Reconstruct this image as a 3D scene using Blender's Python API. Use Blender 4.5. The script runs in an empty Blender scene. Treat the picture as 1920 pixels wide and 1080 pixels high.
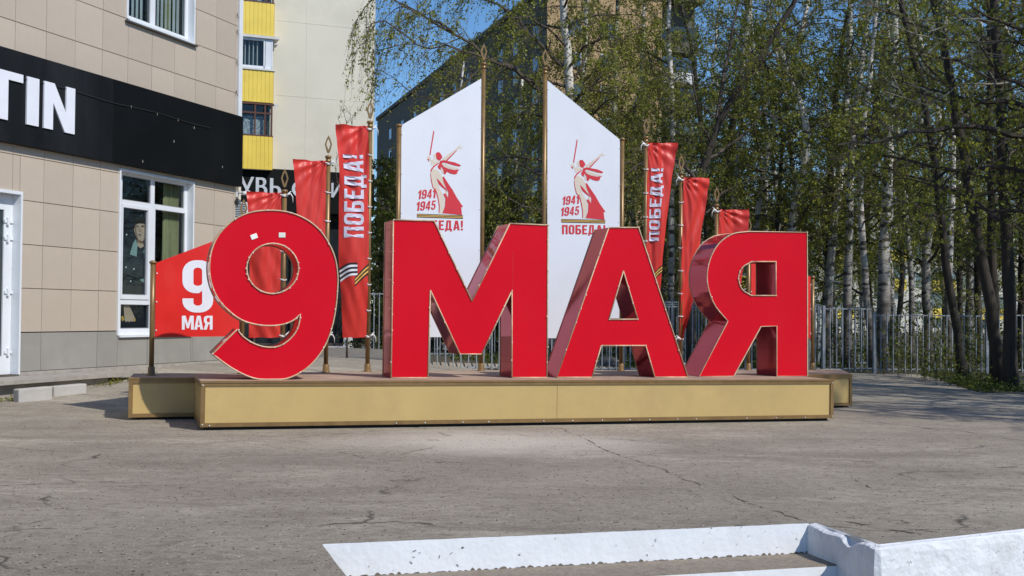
import bpy, math, random
import numpy as np
from mathutils import Matrix, Vector, geometry

SC = bpy.context.scene
COL = SC.collection

# ------------------------------------------------------------------ camera, light
EYE = np.array([0.0, 0.0, 1.235]); FPX = 2200.0
PITCH = math.atan(51 / 2200); ROLL = 0.008
camM = Matrix.Translation(EYE.tolist()) @ Matrix.Rotation(math.pi / 2 + PITCH, 4, 'X') @ Matrix.Rotation(ROLL, 4, 'Z')
cd = bpy.data.cameras.new('camera'); cam = bpy.data.objects.new('camera', cd); COL.objects.link(cam)
cam.matrix_world = camM
cd.sensor_width = 36; cd.lens = 36 * FPX / 1920; cd.clip_start = 0.05; cd.clip_end = 1500
SC.camera = cam

SUN_EL = math.radians(43.9); SUN_ROT = math.radians(128.7)
w = bpy.data.worlds.new('World'); SC.world = w; w.use_nodes = True
nt = w.node_tree; nt.nodes.clear()
sky = nt.nodes.new('ShaderNodeTexSky'); sky.sky_type = 'NISHITA'; sky.sun_disc = False
sky.sun_elevation = SUN_EL; sky.sun_rotation = SUN_ROT
sky.air_density = 1.0; sky.dust_density = 0.0; sky.ozone_density = 6.0
bgn = nt.nodes.new('ShaderNodeBackground'); bgn.inputs[1].default_value = 0.125
wo = nt.nodes.new('ShaderNodeOutputWorld')
hs0 = nt.nodes.new('ShaderNodeHueSaturation'); hs0.inputs['Saturation'].default_value = 1.12; nt.links.new(sky.outputs[0], hs0.inputs['Color']); nt.links.new(hs0.outputs[0], bgn.inputs[0]); nt.links.new(bgn.outputs[0], wo.inputs[0])
sl = bpy.data.lights.new('sun', 'SUN'); sl.energy = 3.6; sl.angle = math.radians(0.55); sl.color = (1, 0.95, 0.87)
sun = bpy.data.objects.new('sun', sl); COL.objects.link(sun)
LDIR = Vector((-0.81, 0.65, -1.0)).normalized()
sun.rotation_euler = LDIR.to_track_quat('-Z', 'Y').to_euler(); sun.location = (12, -10, 20)
SC.view_settings.view_transform = 'Standard'; SC.view_settings.look = 'None'
SC.view_settings.exposure = 0.1; SC.view_settings.gamma = 1.0
SC.cycles.max_bounces = 6; SC.cycles.transparent_max_bounces = 12

random.seed(7); RNG = np.random.default_rng(11)

# ------------------------------------------------------------------ helpers: rays and frames
R3 = np.array(camM.to_3x3())
def ray(x, y): return R3 @ np.array([(x - 960) / FPX, -(y - 540) / FPX, -1.0])
def hit(x, y, o, n):
    d = ray(x, y); t = np.dot(np.asarray(o) - EYE, n) / np.dot(d, n); return EYE + t * d
NG = np.array([0.0072, 0, 1.0]); NG = NG / np.linalg.norm(NG)
def onground(x, y, dz=0.0): return hit(x, y, (0, 0, dz), NG)
class Frame:
    """origin + three orthonormal axes; up(P) local->world"""
    def __init__(s, o, a, b, c): s.o = np.asarray(o, float); s.A = np.array([a, b, c], float)
    def w(s, P): return s.o + np.asarray(P, float) @ s.A
    def loc(s, P): return (np.asarray(P) - s.o) @ s.A.T
    def M(s, p=(0, 0, 0)):
        m = Matrix([list(r) + [0] for r in s.A.T] + [[0, 0, 0, 1]]); q = s.w(p)
        m[0][3], m[1][3], m[2][3] = q; return m
    def px(s, x, y, v):  # pixel onto the plane with second coordinate v
        return s.loc(hit(x, y, s.o + s.A[1] * v, s.A[1]))
WORLD = Frame((0, 0, 0), (1, 0, 0), (0, 1, 0), (0, 0, 1))

def sm(t): t = np.clip(t, 0, 1); return t * t * (3 - 2 * t)
def gz(x, y):
    x = np.asarray(x, float); y = np.asarray(y, float)
    return -0.0072 * np.clip(x, -20, 20) + 0.33 * sm((y - 13.5) / 7) * sm((1 - x) / 5) * (1 - sm((y - 30) / 14)) - 0.07 * sm((y - 28) / 8)

# ------------------------------------------------------------------ helpers: objects
def tagk(o, kind): o['kind'] = kind; return o
def mesh_data(name, verts, faces, mats, smooth=False, fm=None):
    me = bpy.data.meshes.new(name); me.from_pydata([tuple(map(float, v)) for v in verts], [], [tuple(f) for f in faces])
    for m in (mats if isinstance(mats, (list, tuple)) else [mats]): me.materials.append(m)
    if fm: me.polygons.foreach_set('material_index', fm)
    if smooth: me.polygons.foreach_set('use_smooth', [True] * len(me.polygons))
    me.update(); return me
def thing(name, label, cat, M=None, group=None):
    o = bpy.data.objects.new(name, None); COL.objects.link(o); o.empty_display_size = 0.1
    if M is not None: o.matrix_world = M if isinstance(M, Matrix) else Matrix.Translation(Vector(M))
    o['label'] = label; o['category'] = cat
    if group: o['group'] = group
    return o
def wmat(o):
    return o.matrix_basis if o.parent is None else wmat(o.parent) @ o.matrix_basis
class B:
    def __init__(s, F=WORLD): s.v = []; s.f = []; s.m = []; s.F = F
    def add(s, verts, faces, mi=0, F=None):
        F = F or s.F; n = len(s.v); s.v.extend(F.w(np.asarray(verts, float)).tolist())
        s.f.extend([tuple(i + n for i in f) for f in faces]); s.m.extend([mi] * len(faces)); return s
    def box(s, a, b, mi=0, F=None):
        x0, y0, z0 = np.minimum(a, b); x1, y1, z1 = np.maximum(a, b)
        v = [(x0, y0, z0), (x1, y0, z0), (x1, y1, z0), (x0, y1, z0), (x0, y0, z1), (x1, y0, z1), (x1, y1, z1), (x0, y1, z1)]
        return s.add(v, [(0, 3, 2, 1), (4, 5, 6, 7), (0, 1, 5, 4), (1, 2, 6, 5), (2, 3, 7, 6), (3, 0, 4, 7)], mi, F)
    def bbox(s, a, b, c=0.006, mi=0):
        """box with small chamfers on the edges facing the second axis"""
        x0, y0, z0 = np.minimum(a, b); x1, y1, z1 = np.maximum(a, b)
        v = [(x0, y1, z0), (x1, y1, z0), (x1, y1, z1), (x0, y1, z1),
             (x0, y0 + c, z0), (x1, y0 + c, z0), (x1, y0 + c, z1), (x0, y0 + c, z1),
             (x0 + c, y0, z0 + c), (x1 - c, y0, z0 + c), (x1 - c, y0, z1 - c), (x0 + c, y0, z1 - c)]
        f = [(0, 3, 2, 1), (8, 9, 10, 11)] + [(i, (i + 1) % 4, (i + 1) % 4 + 4, i + 4) for i in range(4)] + [(i + 4, (i + 1) % 4 + 4, (i + 1) % 4 + 8, i + 8) for i in range(4)]
        return s.add(v, f, mi)
    def tube(s, pts, rad, n=8, closed=False, cap=True, mi=0):
        pts = np.asarray(pts, float); k = len(pts); rad = np.broadcast_to(rad, (k,))
        if closed: t = np.roll(pts, -1, 0) - np.roll(pts, 1, 0)
        else: t = np.gradient(pts, axis=0)
        t /= np.maximum(np.linalg.norm(t, axis=1, keepdims=True), 1e-9)
        ref = np.array([0, 1.0, 0]) if abs(t[:, 1]).max() < 0.9 else (np.array([1.0, 0, 0]) if abs(t[:, 0]).max() < 0.9 else np.array([.3, .5, .81]))
        a = np.cross(t, ref); a /= np.maximum(np.linalg.norm(a, axis=1, keepdims=True), 1e-9); b = np.cross(t, a)
        th = np.arange(n) * 2 * math.pi / n
        ring = pts[:, None] + rad[:, None, None] * (np.cos(th)[None, :, None] * a[:, None] + np.sin(th)[None, :, None] * b[:, None])
        v = ring.reshape(-1, 3); f = []
        for i in range(k if closed else k - 1):
            j = (i + 1) % k
            for q in range(n): r = (q + 1) % n; f.append((i * n + q, i * n + r, j * n + r, j * n + q))
        if cap and not closed: f.append(tuple(range(n))[::-1]); f.append(tuple((k - 1) * n + q for q in range(n)))
        return s.add(v, f, mi)
    def lathe(s, c, prof, n=12, mi=0):
        return s.tube([(c[0], c[1], c[2] + z) for z, r in prof], [r for z, r in prof], n, mi=mi)
    def obj(s, name, mats, parent=None, smooth=False, label=None):
        if not s.v: print('EMPTY', name); s.box((0,0,-5),(.01,.01,-4.99))
        v = np.array(s.v)
        if parent is not None:
            Mi = np.array(wmat(parent).inverted()); v = v @ Mi[:3, :3].T + Mi[:3, 3]
        me = mesh_data(name, v, s.f, mats, smooth, s.m if isinstance(mats, (list, tuple)) and len(mats) > 1 else None)
        o = bpy.data.objects.new(name, me); COL.objects.link(o)
        if parent is not None: o.parent = parent
        if label: o['label'] = label
        return o
def inside(P, contours):
    c = np.zeros(len(P), bool)
    for C in contours:
        C = np.asarray(C)
        for (x0, y0), (x1, y1) in zip(C, np.roll(C, -1, 0)):
            if y0 == y1: continue
            k = ((P[:, 1] < y0) != (P[:, 1] < y1)) & (P[:, 0] < (x1 - x0) * (P[:, 1] - y0) / (y1 - y0) + x0)
            c ^= k
    return c
def fill(contours, step=None):
    V = []; E = []
    for C in contours:
        n = len(V); V += [Vector((float(a[0]), float(a[1]))) for a in C]; E += [(n + i, n + (i + 1) % len(C)) for i in range(len(C))]
    if step:
        A = np.array([v[:] for v in V]); lo = A.min(0); hi = A.max(0)
        gx, gy = np.meshgrid(np.arange(lo[0], hi[0], step), np.arange(lo[1], hi[1], step)); P = np.stack([gx.ravel(), gy.ravel()], 1) + step * .37
        P = P[inside(P, contours)]; V += [Vector((float(a), float(b))) for a, b in P]
    vo, _, fo, *_ = geometry.delaunay_2d_cdt(V, E, [], 0, 1e-6)
    vo = np.array([v[:] for v in vo]); fo = [list(f) for f in fo]
    cen = np.array([vo[f].mean(0) for f in fo]); k = inside(cen, contours)
    return vo, [f for f, q in zip(fo, k) if q]
def plate(b, contours, d0, d1, axes='xz', mi=0, step=None):
    """filled outline in the (first, third) axes, between depths d0 (front) and d1"""
    vo, fo = fill(contours, step)
    mk = lambda P, d: [(p[0], d, p[1]) for p in P] if axes == 'xz' else [(p[0], p[1], d) for p in P]
    b.add(mk(vo, d0), fo, mi)
    if d1 is not None:
        b.add(mk(vo, d1), [f[::-1] for f in fo], mi)
        for C in contours:
            n = len(C); b.add(mk(C, d0) + mk(C, d1), [(i, (i + 1) % n, (i + 1) % n + n, i + n) for i in range(n)], mi)
    return b

# ------------------------------------------------------------------ helpers: materials
MATS = {}
def mat(name, col, rough=0.6, metal=0.0, vary=0.12, scale=3.0, bump=0.0, bscale=60.0, spec=0.5, coat=0.0, dirt=None, dscale=1.2, damt=0.4, isl=0.0, stretch=(1, 1, 1), sheen=0):
    m = bpy.data.materials.new(name); m.use_nodes = True; t = m.node_tree; N = t.nodes; Lk = t.links
    p = N['Principled BSDF']; p.inputs['Roughness'].default_value = rough; p.inputs['Metallic'].default_value = metal
    p.inputs['Specular IOR Level'].default_value = spec; p.inputs['Coat Weight'].default_value = coat; p.inputs['Coat Roughness'].default_value = 0.05
    if sheen: p.inputs['Sheen Weight'].default_value = sheen
    tc = N.new('ShaderNodeTexCoord'); mp = N.new('ShaderNodeMapping'); mp.inputs['Scale'].default_value = stretch
    Lk.new(tc.outputs['Object'], mp.inputs[0])
    n1 = N.new('ShaderNodeTexNoise'); n1.inputs['Scale'].default_value = scale; n1.inputs['Detail'].default_value = 6; Lk.new(mp.outputs[0], n1.inputs['Vector'])
    hsv = N.new('ShaderNodeHueSaturation'); hsv.inputs['Color'].default_value = (*col, 1)
    mr = N.new('ShaderNodeMapRange'); mr.inputs[1].default_value = 0.3; mr.inputs[2].default_value = 0.7
    mr.inputs[3].default_value = 1 - vary; mr.inputs[4].default_value = 1 + vary
    Lk.new(n1.outputs['Fac'], mr.inputs[0])
    if isl:
        ge = N.new('ShaderNodeNewGeometry'); oi = N.new('ShaderNodeObjectInfo')
        a = N.new('ShaderNodeMath'); a.operation = 'ADD'; Lk.new(ge.outputs['Random Per Island'], a.inputs[0]); Lk.new(oi.outputs['Random'], a.inputs[1])
        fr = N.new('ShaderNodeMath'); fr.operation = 'FRACT'; Lk.new(a.outputs[0], fr.inputs[0])
        m2 = N.new('ShaderNodeMapRange'); m2.inputs[3].default_value = 1 - isl; m2.inputs[4].default_value = 1 + isl; Lk.new(fr.outputs[0], m2.inputs[0])
        mu = N.new('ShaderNodeMath'); mu.operation = 'MULTIPLY'; Lk.new(mr.outputs[0], mu.inputs[0]); Lk.new(m2.outputs[0], mu.inputs[1]); Lk.new(mu.outputs[0], hsv.inputs['Value'])
    else: Lk.new(mr.outputs[0], hsv.inputs['Value'])
    out = hsv.outputs[0]
    if dirt:
        n2 = N.new('ShaderNodeTexNoise'); n2.inputs['Scale'].default_value = dscale; n2.inputs['Detail'].default_value = 8; n2.inputs['Roughness'].default_value = .65; Lk.new(mp.outputs[0], n2.inputs['Vector'])
        r2 = N.new('ShaderNodeMapRange'); r2.inputs[1].default_value = .48; r2.inputs[2].default_value = .72; r2.inputs[4].default_value = damt; Lk.new(n2.outputs['Fac'], r2.inputs[0])
        mx = N.new('ShaderNodeMixRGB'); mx.inputs[2].default_value = (*dirt, 1); Lk.new(out, mx.inputs[1]); Lk.new(r2.outputs[0], mx.inputs[0]); out = mx.outputs[0]
    Lk.new(out, p.inputs['Base Color'])
    rr = N.new('ShaderNodeMapRange'); rr.inputs[3].default_value = max(0.02, rough - .08); rr.inputs[4].default_value = min(1, rough + .08); Lk.new(n1.outputs['Fac'], rr.inputs[0]); Lk.new(rr.outputs[0], p.inputs['Roughness'])
    if bump:
        n3 = N.new('ShaderNodeTexNoise'); n3.inputs['Scale'].default_value = bscale; n3.inputs['Detail'].default_value = 5; Lk.new(mp.outputs[0], n3.inputs['Vector'])
        bp = N.new('ShaderNodeBump'); bp.inputs['Strength'].default_value = bump; bp.inputs['Distance'].default_value = 0.01; Lk.new(n3.outputs['Fac'], bp.inputs['Height']); Lk.new(bp.outputs[0], p.inputs['Normal'])
    MATS[name] = m; return m
def glass(name, tint=(.8, .85, .85), ior=1.5, minfac=0.04):
    m = bpy.data.materials.new(name); m.use_nodes = True; t = m.node_tree; N = t.nodes; Lk = t.links; N.clear()
    o = N.new('ShaderNodeOutputMaterial'); mx = N.new('ShaderNodeMixShader'); tr = N.new('ShaderNodeBsdfTransparent'); gl = N.new('ShaderNodeBsdfGlossy'); fr = N.new('ShaderNodeLayerWeight'); fr.inputs[0].default_value = .5
    tr.inputs[0].default_value = (*tint, 1); gl.inputs['Roughness'].default_value = 0.01
    pw = N.new('ShaderNodeMath'); pw.operation = 'POWER'; pw.inputs[1].default_value = 5; Lk.new(fr.outputs['Facing'], pw.inputs[0]); ma = N.new('ShaderNodeMath'); ma.operation = 'MULTIPLY_ADD'; ma.inputs[1].default_value = .45; ma.inputs[2].default_value = .03; Lk.new(pw.outputs[0], ma.inputs[0])
    nz = N.new('ShaderNodeTexNoise'); nz.inputs['Scale'].default_value = 1.5; bp = N.new('ShaderNodeBump'); bp.inputs['Strength'].default_value = .05; bp.inputs['Distance'].default_value = .02
    Lk.new(nz.outputs[0], bp.inputs['Height']); Lk.new(bp.outputs[0], gl.inputs['Normal'])
    Lk.new(ma.outputs[0], mx.inputs[0]); Lk.new(tr.outputs[0], mx.inputs[1]); Lk.new(gl.outputs[0], mx.inputs[2]); Lk.new(mx.outputs[0], o.inputs[0]); return m

RED = mat('letter_face_red', (.62, .003, .016), .30, vary=.05, scale=1.3, bump=.03, bscale=3, dirt=(.52, .012, .02), damt=.35, spec=.15)
GLOSS = mat('glossy_bordeaux_acrylic', (.40, .045, .065), .07, metal=.62, vary=.05, bump=.35, bscale=1.6, coat=.08, spec=.4)
GLOSS.node_tree.nodes['Principled BSDF'].inputs['Specular Tint'].default_value = (1, .62, .68, 1)
GLOSS.node_tree.nodes['Principled BSDF'].inputs['Coat Tint'].default_value = (1, .7, .75, 1)
TRIM = mat('pale_gold_edge_trim', (.60, .42, .27), .4, vary=.2, scale=12)
BEAD = mat('lamp_bead_clear', (.85, .75, .62), .15, vary=.05, coat=.5)
PANEL = mat('ochre_panel', (.53, .375, .145), .36, vary=.08, scale=1.2, dirt=(.40, .27, .12), dscale=1.1, damt=.6, bump=.35, bscale=1.3, coat=.15)
BRASS = mat('bronze_paint', (.24, .145, .055), .36, metal=.25, vary=.15, scale=9)
DECK = mat('deck_ply', (.40, .29, .21), .8, vary=.18, scale=2.5, dirt=(.22, .18, .15), dscale=3, damt=.5, bump=.2, bscale=80)
DARKM = mat('shadow_gap_rubber', (.02, .02, .02), .9)
WHITEB = mat('white_board_film', (.74, .77, .83), .35, vary=.03, scale=.8, coat=.15, dirt=(.62, .62, .64), damt=.25, bump=.04, bscale=1.2)
PRED = mat('print_red', (.62, .03, .04), .4, vary=.05)
PRED2 = mat('poster_red', (.70, .022, .018), .35, vary=.07, coat=.15, bump=.05, bscale=2)
PBEI = mat('print_beige', (.68, .60, .49), .4, vary=.04)
PWHT = mat('print_white', (.78, .80, .86), .4, vary=.04)
PBLK = mat('print_black', (.02, .018, .016), .4)
PGLD = mat('print_gold', (.70, .42, .09), .4)
PDRK = mat('print_dark_red', (.30, .012, .012), .4)
FLAG = mat('flag_satin_red', (.60, .040, .030), .42, vary=.07, scale=5, bump=.7, bscale=8, spec=.4, stretch=(1, 1, .45))
FLAGW = mat('flag_print_white', (.62, .60, .72), .6, vary=.05)
TIE = mat('white_tie', (.8, .8, .8), .5)
TILE = mat('porcelain_tile_beige', (.51, .43, .345), .38, vary=.07, scale=1.2, isl=0.05, bump=.03, bscale=150, dirt=(.40, .33, .26), dscale=1.5, damt=.3)
PLINTH = mat('plinth_tile_grey', (.30, .285, .255), .6, vary=.09, scale=2, isl=.05, dirt=(.2, .19, .17), damt=.5)
GROUT = mat('grout', (.12, .095, .075), .9)
SIGNB = mat('sign_black_film', (.006, .0065, .007), .55, vary=.3, scale=1, spec=.12)
SIGNB2 = mat('sign_black_film_worn', (.010, .011, .012), .5, vary=.5, scale=1.5, spec=.15, dirt=(.025, .027, .03), damt=.5, stretch=(1, 1, .2))
UPVC = mat('white_upvc', (.72, .75, .78), .3, vary=.04, dirt=(.5, .5, .48), damt=.2)
GLASS = glass('window_glass')
DGLASS = mat('dark_glass', (.02, .025, .03), .04, spec=1.0, vary=.2)
BGLASS = mat('sky_window_glass', (.10, .14, .18), .04, metal=.5, spec=1.0, vary=.3)
INT = mat('interior_dark', (.035, .035, .035), .9)
CREAM = mat('cream_render', (.67, .63, .52), .85, vary=.05, scale=.5, dirt=(.47, .44, .36), dscale=.35, damt=.5, bump=.2, bscale=6)
YEL = mat('yellow_profiled_sheet', (.80, .60, .09), .45, vary=.06, scale=1.5, dirt=(.55, .36, .05), damt=.3)
WCON = mat('white_trim_concrete', (.62, .62, .6), .6, dirt=(.4, .4, .38), damt=.4)
BWOOD = mat('brown_window_wood', (.10, .035, .02), .5)
LACE = mat('lace_curtain', (.45, .46, .5), .8, vary=.7, scale=14)
BLIND = mat('blind_fabric', (.55, .56, .56), .8)
CURT = mat('olive_curtain', (.36, .33, .17), .8, stretch=(6, 6, .3), vary=.3)
def bricky(name, c1, c2, mortar, scale):
    m = mat(name, c1, .85, vary=.15, scale=.4); t = m.node_tree; N = t.nodes; p = N['Principled BSDF']
    bt = N.new('ShaderNodeTexBrick'); bt.inputs['Scale'].default_value = scale; bt.inputs[1].default_value = (*c1, 1); bt.inputs[2].default_value = (*c2, 1); bt.inputs[3].default_value = (*mortar, 1)
    return m, bt
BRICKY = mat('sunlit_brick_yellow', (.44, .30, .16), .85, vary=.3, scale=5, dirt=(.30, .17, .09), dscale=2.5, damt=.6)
SHADEB = mat('shaded_brick', (.095, .085, .065), .85, vary=.2, scale=3, dirt=(.13, .12, .11), dscale=.6, damt=.5)  # darker copy of the tower brick, shade of its unlit side put into the colour
STEELF = mat('fence_paint_grey', (.25, .285, .32), .5, vary=.25, scale=6, dirt=(.18, .14, .1), dscale=8, damt=.4)
WPAINT = mat('whitewashed_concrete', (.76, .78, .80), .75, vary=.04, scale=4, dirt=(.60, .60, .60), dscale=9, damt=.3, bump=.3, bscale=30)
WPAINT2 = mat('whitewashed_rough_plaster', (.74, .76, .78), .8, vary=.05, scale=5, dirt=(.52, .51, .49), dscale=8, damt=.5, bump=.9, bscale=24)
CHIP = mat('chipped_concrete', (.17, .14, .11), .95, vary=.3, scale=30)
CONC = mat('old_concrete', (.36, .33, .29), .9, vary=.12, scale=5, dirt=(.2, .18, .15), dscale=6, damt=.6, bump=.4, bscale=40)
STEPM = mat('step_gravel_concrete', (.27, .22, .17), .95, vary=.22, scale=40, dirt=(.15, .12, .09), dscale=9, damt=.5, bump=.6, bscale=120)
SKIN = mat('print_skin', (.66, .46, .34), .5)
HAIR = mat('print_hair', (.02, .012, .01), .5)
COLLAR = mat('print_collar', (.35, .48, .46), .6)
COAT = mat('print_coat', (.012, .013, .02), .5)
CAMW = mat('camera_white', (.7, .7, .7), .35)
STONE = mat('boulder', (.17, .15, .13), .95, vary=.3, scale=6, bump=.5, bscale=20)

def asphalt():
    m = mat('worn_asphalt', (.375, .326, .258), .92, vary=.16, scale=.9); t = m.node_tree; N = t.nodes; Lk = t.links; p = N['Principled BSDF']
    tc = N.new('ShaderNodeTexCoord'); base = p.inputs['Base Color'].links[0].from_socket
    def noise(sc, det, rough=.6, st=(1, 1, 1), dist=0):
        mp = N.new('ShaderNodeMapping'); mp.inputs['Scale'].default_value = st; Lk.new(tc.outputs['Object'], mp.inputs[0]); mp.inputs['Rotation'].default_value = (0, 0, math.radians(-8))
        n = N.new('ShaderNodeTexNoise'); n.inputs['Scale'].default_value = sc; n.inputs['Detail'].default_value = det; n.inputs['Roughness'].default_value = rough; n.inputs['Distortion'].default_value = dist; Lk.new(mp.outputs[0], n.inputs['Vector']); return n.outputs['Fac']
    def mr(s, a, b, c, d):
        q = N.new('ShaderNodeMapRange'); q.inputs[1].default_value = a; q.inputs[2].default_value = b; q.inputs[3].default_value = c; q.inputs[4].default_value = d; Lk.new(s, q.inputs[0]); return q.outputs[0]
    def mix(s, f, col):
        q = N.new('ShaderNodeMixRGB'); Lk.new(f, q.inputs[0]); Lk.new(s, q.inputs[1]); q.inputs[2].default_value = (*col, 1); return q.outputs[0]
    c = mix(base, mr(noise(.42, 7, .66, (.5, 1, 1)), .50, .62, 0, .85), (.56, .495, .395))       # dusty pale drifts
    c = mix(c, mr(noise(.7, 8, .72, (.45, 1.2, 1), .5), .49, .64, 0, .85), (.235, .198, .155))     # dark worn patches
    c = mix(c, mr(noise(13, 9, .85, (.7, 1, 1)), .48, .63, 0, .7), (.175, .142, .106))          # scuffed streaks
    gp = onground(930, 828); sx = N.new('ShaderNodeVectorMath'); sx.operation = 'SUBTRACT'; Lk.new(tc.outputs['Object'], sx.inputs[0]); sx.inputs[1].default_value = (float(gp[0]), float(gp[1]), 0)
    sc2 = N.new('ShaderNodeVectorMath'); sc2.operation = 'MULTIPLY'; sc2.inputs[1].default_value = (.62, .85, 0); Lk.new(sx.outputs[0], sc2.inputs[0]); ln = N.new('ShaderNodeVectorMath'); ln.operation = 'LENGTH'; Lk.new(sc2.outputs[0], ln.inputs[0])
    wob = N.new('ShaderNodeMath'); wob.operation = 'MULTIPLY_ADD'; wob.inputs[1].default_value = 1.1; Lk.new(noise(1.3, 7, .7), wob.inputs[0]); Lk.new(ln.outputs['Value'], wob.inputs[2])
    c = mix(c, mr(wob.outputs[0], .9, 1.7, .95, 0), (.66, .60, .50))                             # bleached worn patch before the platform
    c = mix(c, mr(noise(34, 6, .95), .53, .61, 0, .6), (.58, .52, .42))                         # pale grit
    c = mix(c, mr(noise(26, 7, .95), .545, .61, 0, .6), (.12, .095, .07))                        # dark pits
    vo = N.new('ShaderNodeTexVoronoi'); vo.feature = 'DISTANCE_TO_EDGE'; vo.inputs['Scale'].default_value = .23
    mpv = N.new('ShaderNodeMapping'); Lk.new(tc.outputs['Object'], mpv.inputs[0]); nz = N.new('ShaderNodeTexNoise'); nz.inputs['Scale'].default_value = 1.3; nz.inputs['Detail'].default_value = 6
    Lk.new(tc.outputs['Object'], nz.inputs['Vector']); ad = N.new('ShaderNodeVectorMath'); ad.operation = 'MULTIPLY_ADD'; ad.inputs[1].default_value = (1.1, 1.1, 0); Lk.new(nz.outputs['Color'], ad.inputs[0]); Lk.new(mpv.outputs[0], ad.inputs[2]); Lk.new(ad.outputs[0], vo.inputs['Vector'])
    brk = mr(noise(1.1, 3), .45, .6, 0, 1)
    q = N.new('ShaderNodeMath'); q.operation = 'MULTIPLY'; Lk.new(mr(vo.outputs['Distance'], .001, .006, .8, 0), q.inputs[0]); Lk.new(brk, q.inputs[1])
    c = mix(c, q.outputs[0], (.045, .038, .03))
    Lk.new(c, p.inputs['Base Color'])
    b1 = N.new('ShaderNodeBump'); b1.inputs['Strength'].default_value = 1.0; b1.inputs['Distance'].default_value = .018; Lk.new(noise(40, 7, .8), b1.inputs['Height'])
    b2 = N.new('ShaderNodeBump'); b2.inputs['Strength'].default_value = .35; b2.inputs['Distance'].default_value = .03; Lk.new(noise(6, 7, .75, (1, 1, 1)), b2.inputs['Height']); Lk.new(b1.outputs[0], b2.inputs['Normal']); Lk.new(b2.outputs[0], p.inputs['Normal'])
    return m
ASPH = asphalt()
SOIL = mat('woodland_soil', (.075, .06, .042), .95, vary=.3, scale=2, dirt=(.05, .075, .02), dscale=1.2, damt=.9, bump=.6, bscale=20)

def pavemat():
    m = mat('block_paving', (.27, .245, .21), .9, vary=.1, scale=2); t = m.node_tree; N = t.nodes; Lk = t.links; p = N['Principled BSDF']
    tc = N.new('ShaderNodeTexCoord'); bt = N.new('ShaderNodeTexBrick'); bt.inputs['Scale'].default_value = 2.4; bt.inputs['Mortar Size'].default_value = .03
    bt.inputs['Color1'].default_value = (.30, .27, .23, 1); bt.inputs['Color2'].default_value = (.21, .19, .165, 1); bt.inputs['Mortar'].default_value = (.07, .06, .05, 1)
    Lk.new(tc.outputs['Object'], bt.inputs['Vector']); Lk.new(bt.outputs[0], p.inputs['Base Color']); return m
PAVE = pavemat()

def bark_birch():
    m = mat('birch_bark', (.66, .63, .58), .75, vary=.12, scale=3); t = m.node_tree; N = t.nodes; Lk = t.links; p = N['Principled BSDF']; base = p.inputs['Base Color'].links[0].from_socket
    tc = N.new('ShaderNodeTexCoord')
    def ns(sc, st, a, b, v):
        mp = N.new('ShaderNodeMapping'); mp.inputs['Scale'].default_value = st; Lk.new(tc.outputs['Object'], mp.inputs[0]); n = N.new('ShaderNodeTexNoise'); n.inputs['Scale'].default_value = sc; n.inputs['Detail'].default_value = 5; Lk.new(mp.outputs[0], n.inputs['Vector'])
        r = N.new('ShaderNodeMapRange'); r.inputs[1].default_value = a; r.inputs[2].default_value = b; r.inputs[4].default_value = v; Lk.new(n.outputs[0], r.inputs[0]); return r.outputs[0]
    def mix(s, f, c):
        q = N.new('ShaderNodeMixRGB'); Lk.new(f, q.inputs[0]); Lk.new(s, q.inputs[1]); q.inputs[2].default_value = (*c, 1); return q.outputs[0]
    c = mix(base, ns(2.2, (1, 1, 3.2), .53, .60, .95), (.035, .028, .024)); c = mix(c, ns(9, (1, 1, 5), .57, .64, .8), (.05, .04, .035))
    sp = N.new('ShaderNodeSeparateXYZ'); Lk.new(tc.outputs['Object'], sp.inputs[0]); nn = N.new('ShaderNodeTexNoise'); nn.inputs['Scale'].default_value = 3; Lk.new(tc.outputs['Object'], nn.inputs['Vector'])
    ad = N.new('ShaderNodeMath'); ad.operation = 'MULTIPLY_ADD'; ad.inputs[1].default_value = -5; Lk.new(nn.outputs[0], ad.inputs[0]); Lk.new(sp.outputs['Z'], ad.inputs[2])
    r = N.new('ShaderNodeMapRange'); r.inputs[1].default_value = -1.5; r.inputs[2].default_value = 2.0; r.inputs[3].default_value = .92; r.inputs[4].default_value = 0; Lk.new(ad.outputs[0], r.inputs[0]); c = mix(c, r.outputs[0], (.06, .048, .04))
    Lk.new(c, p.inputs['Base Color']); return m
BIRCH = bark_birch()
BARK = mat('dark_bark', (.042, .034, .027), .9, vary=.3, scale=6, bump=.8, bscale=14, stretch=(3, 3, .6))
TWIG = mat('twig_bark', (.085, .065, .05), .85, vary=.3)
PTWIG = mat('pale_twig', (.26, .235, .19), .85, vary=.3)
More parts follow.
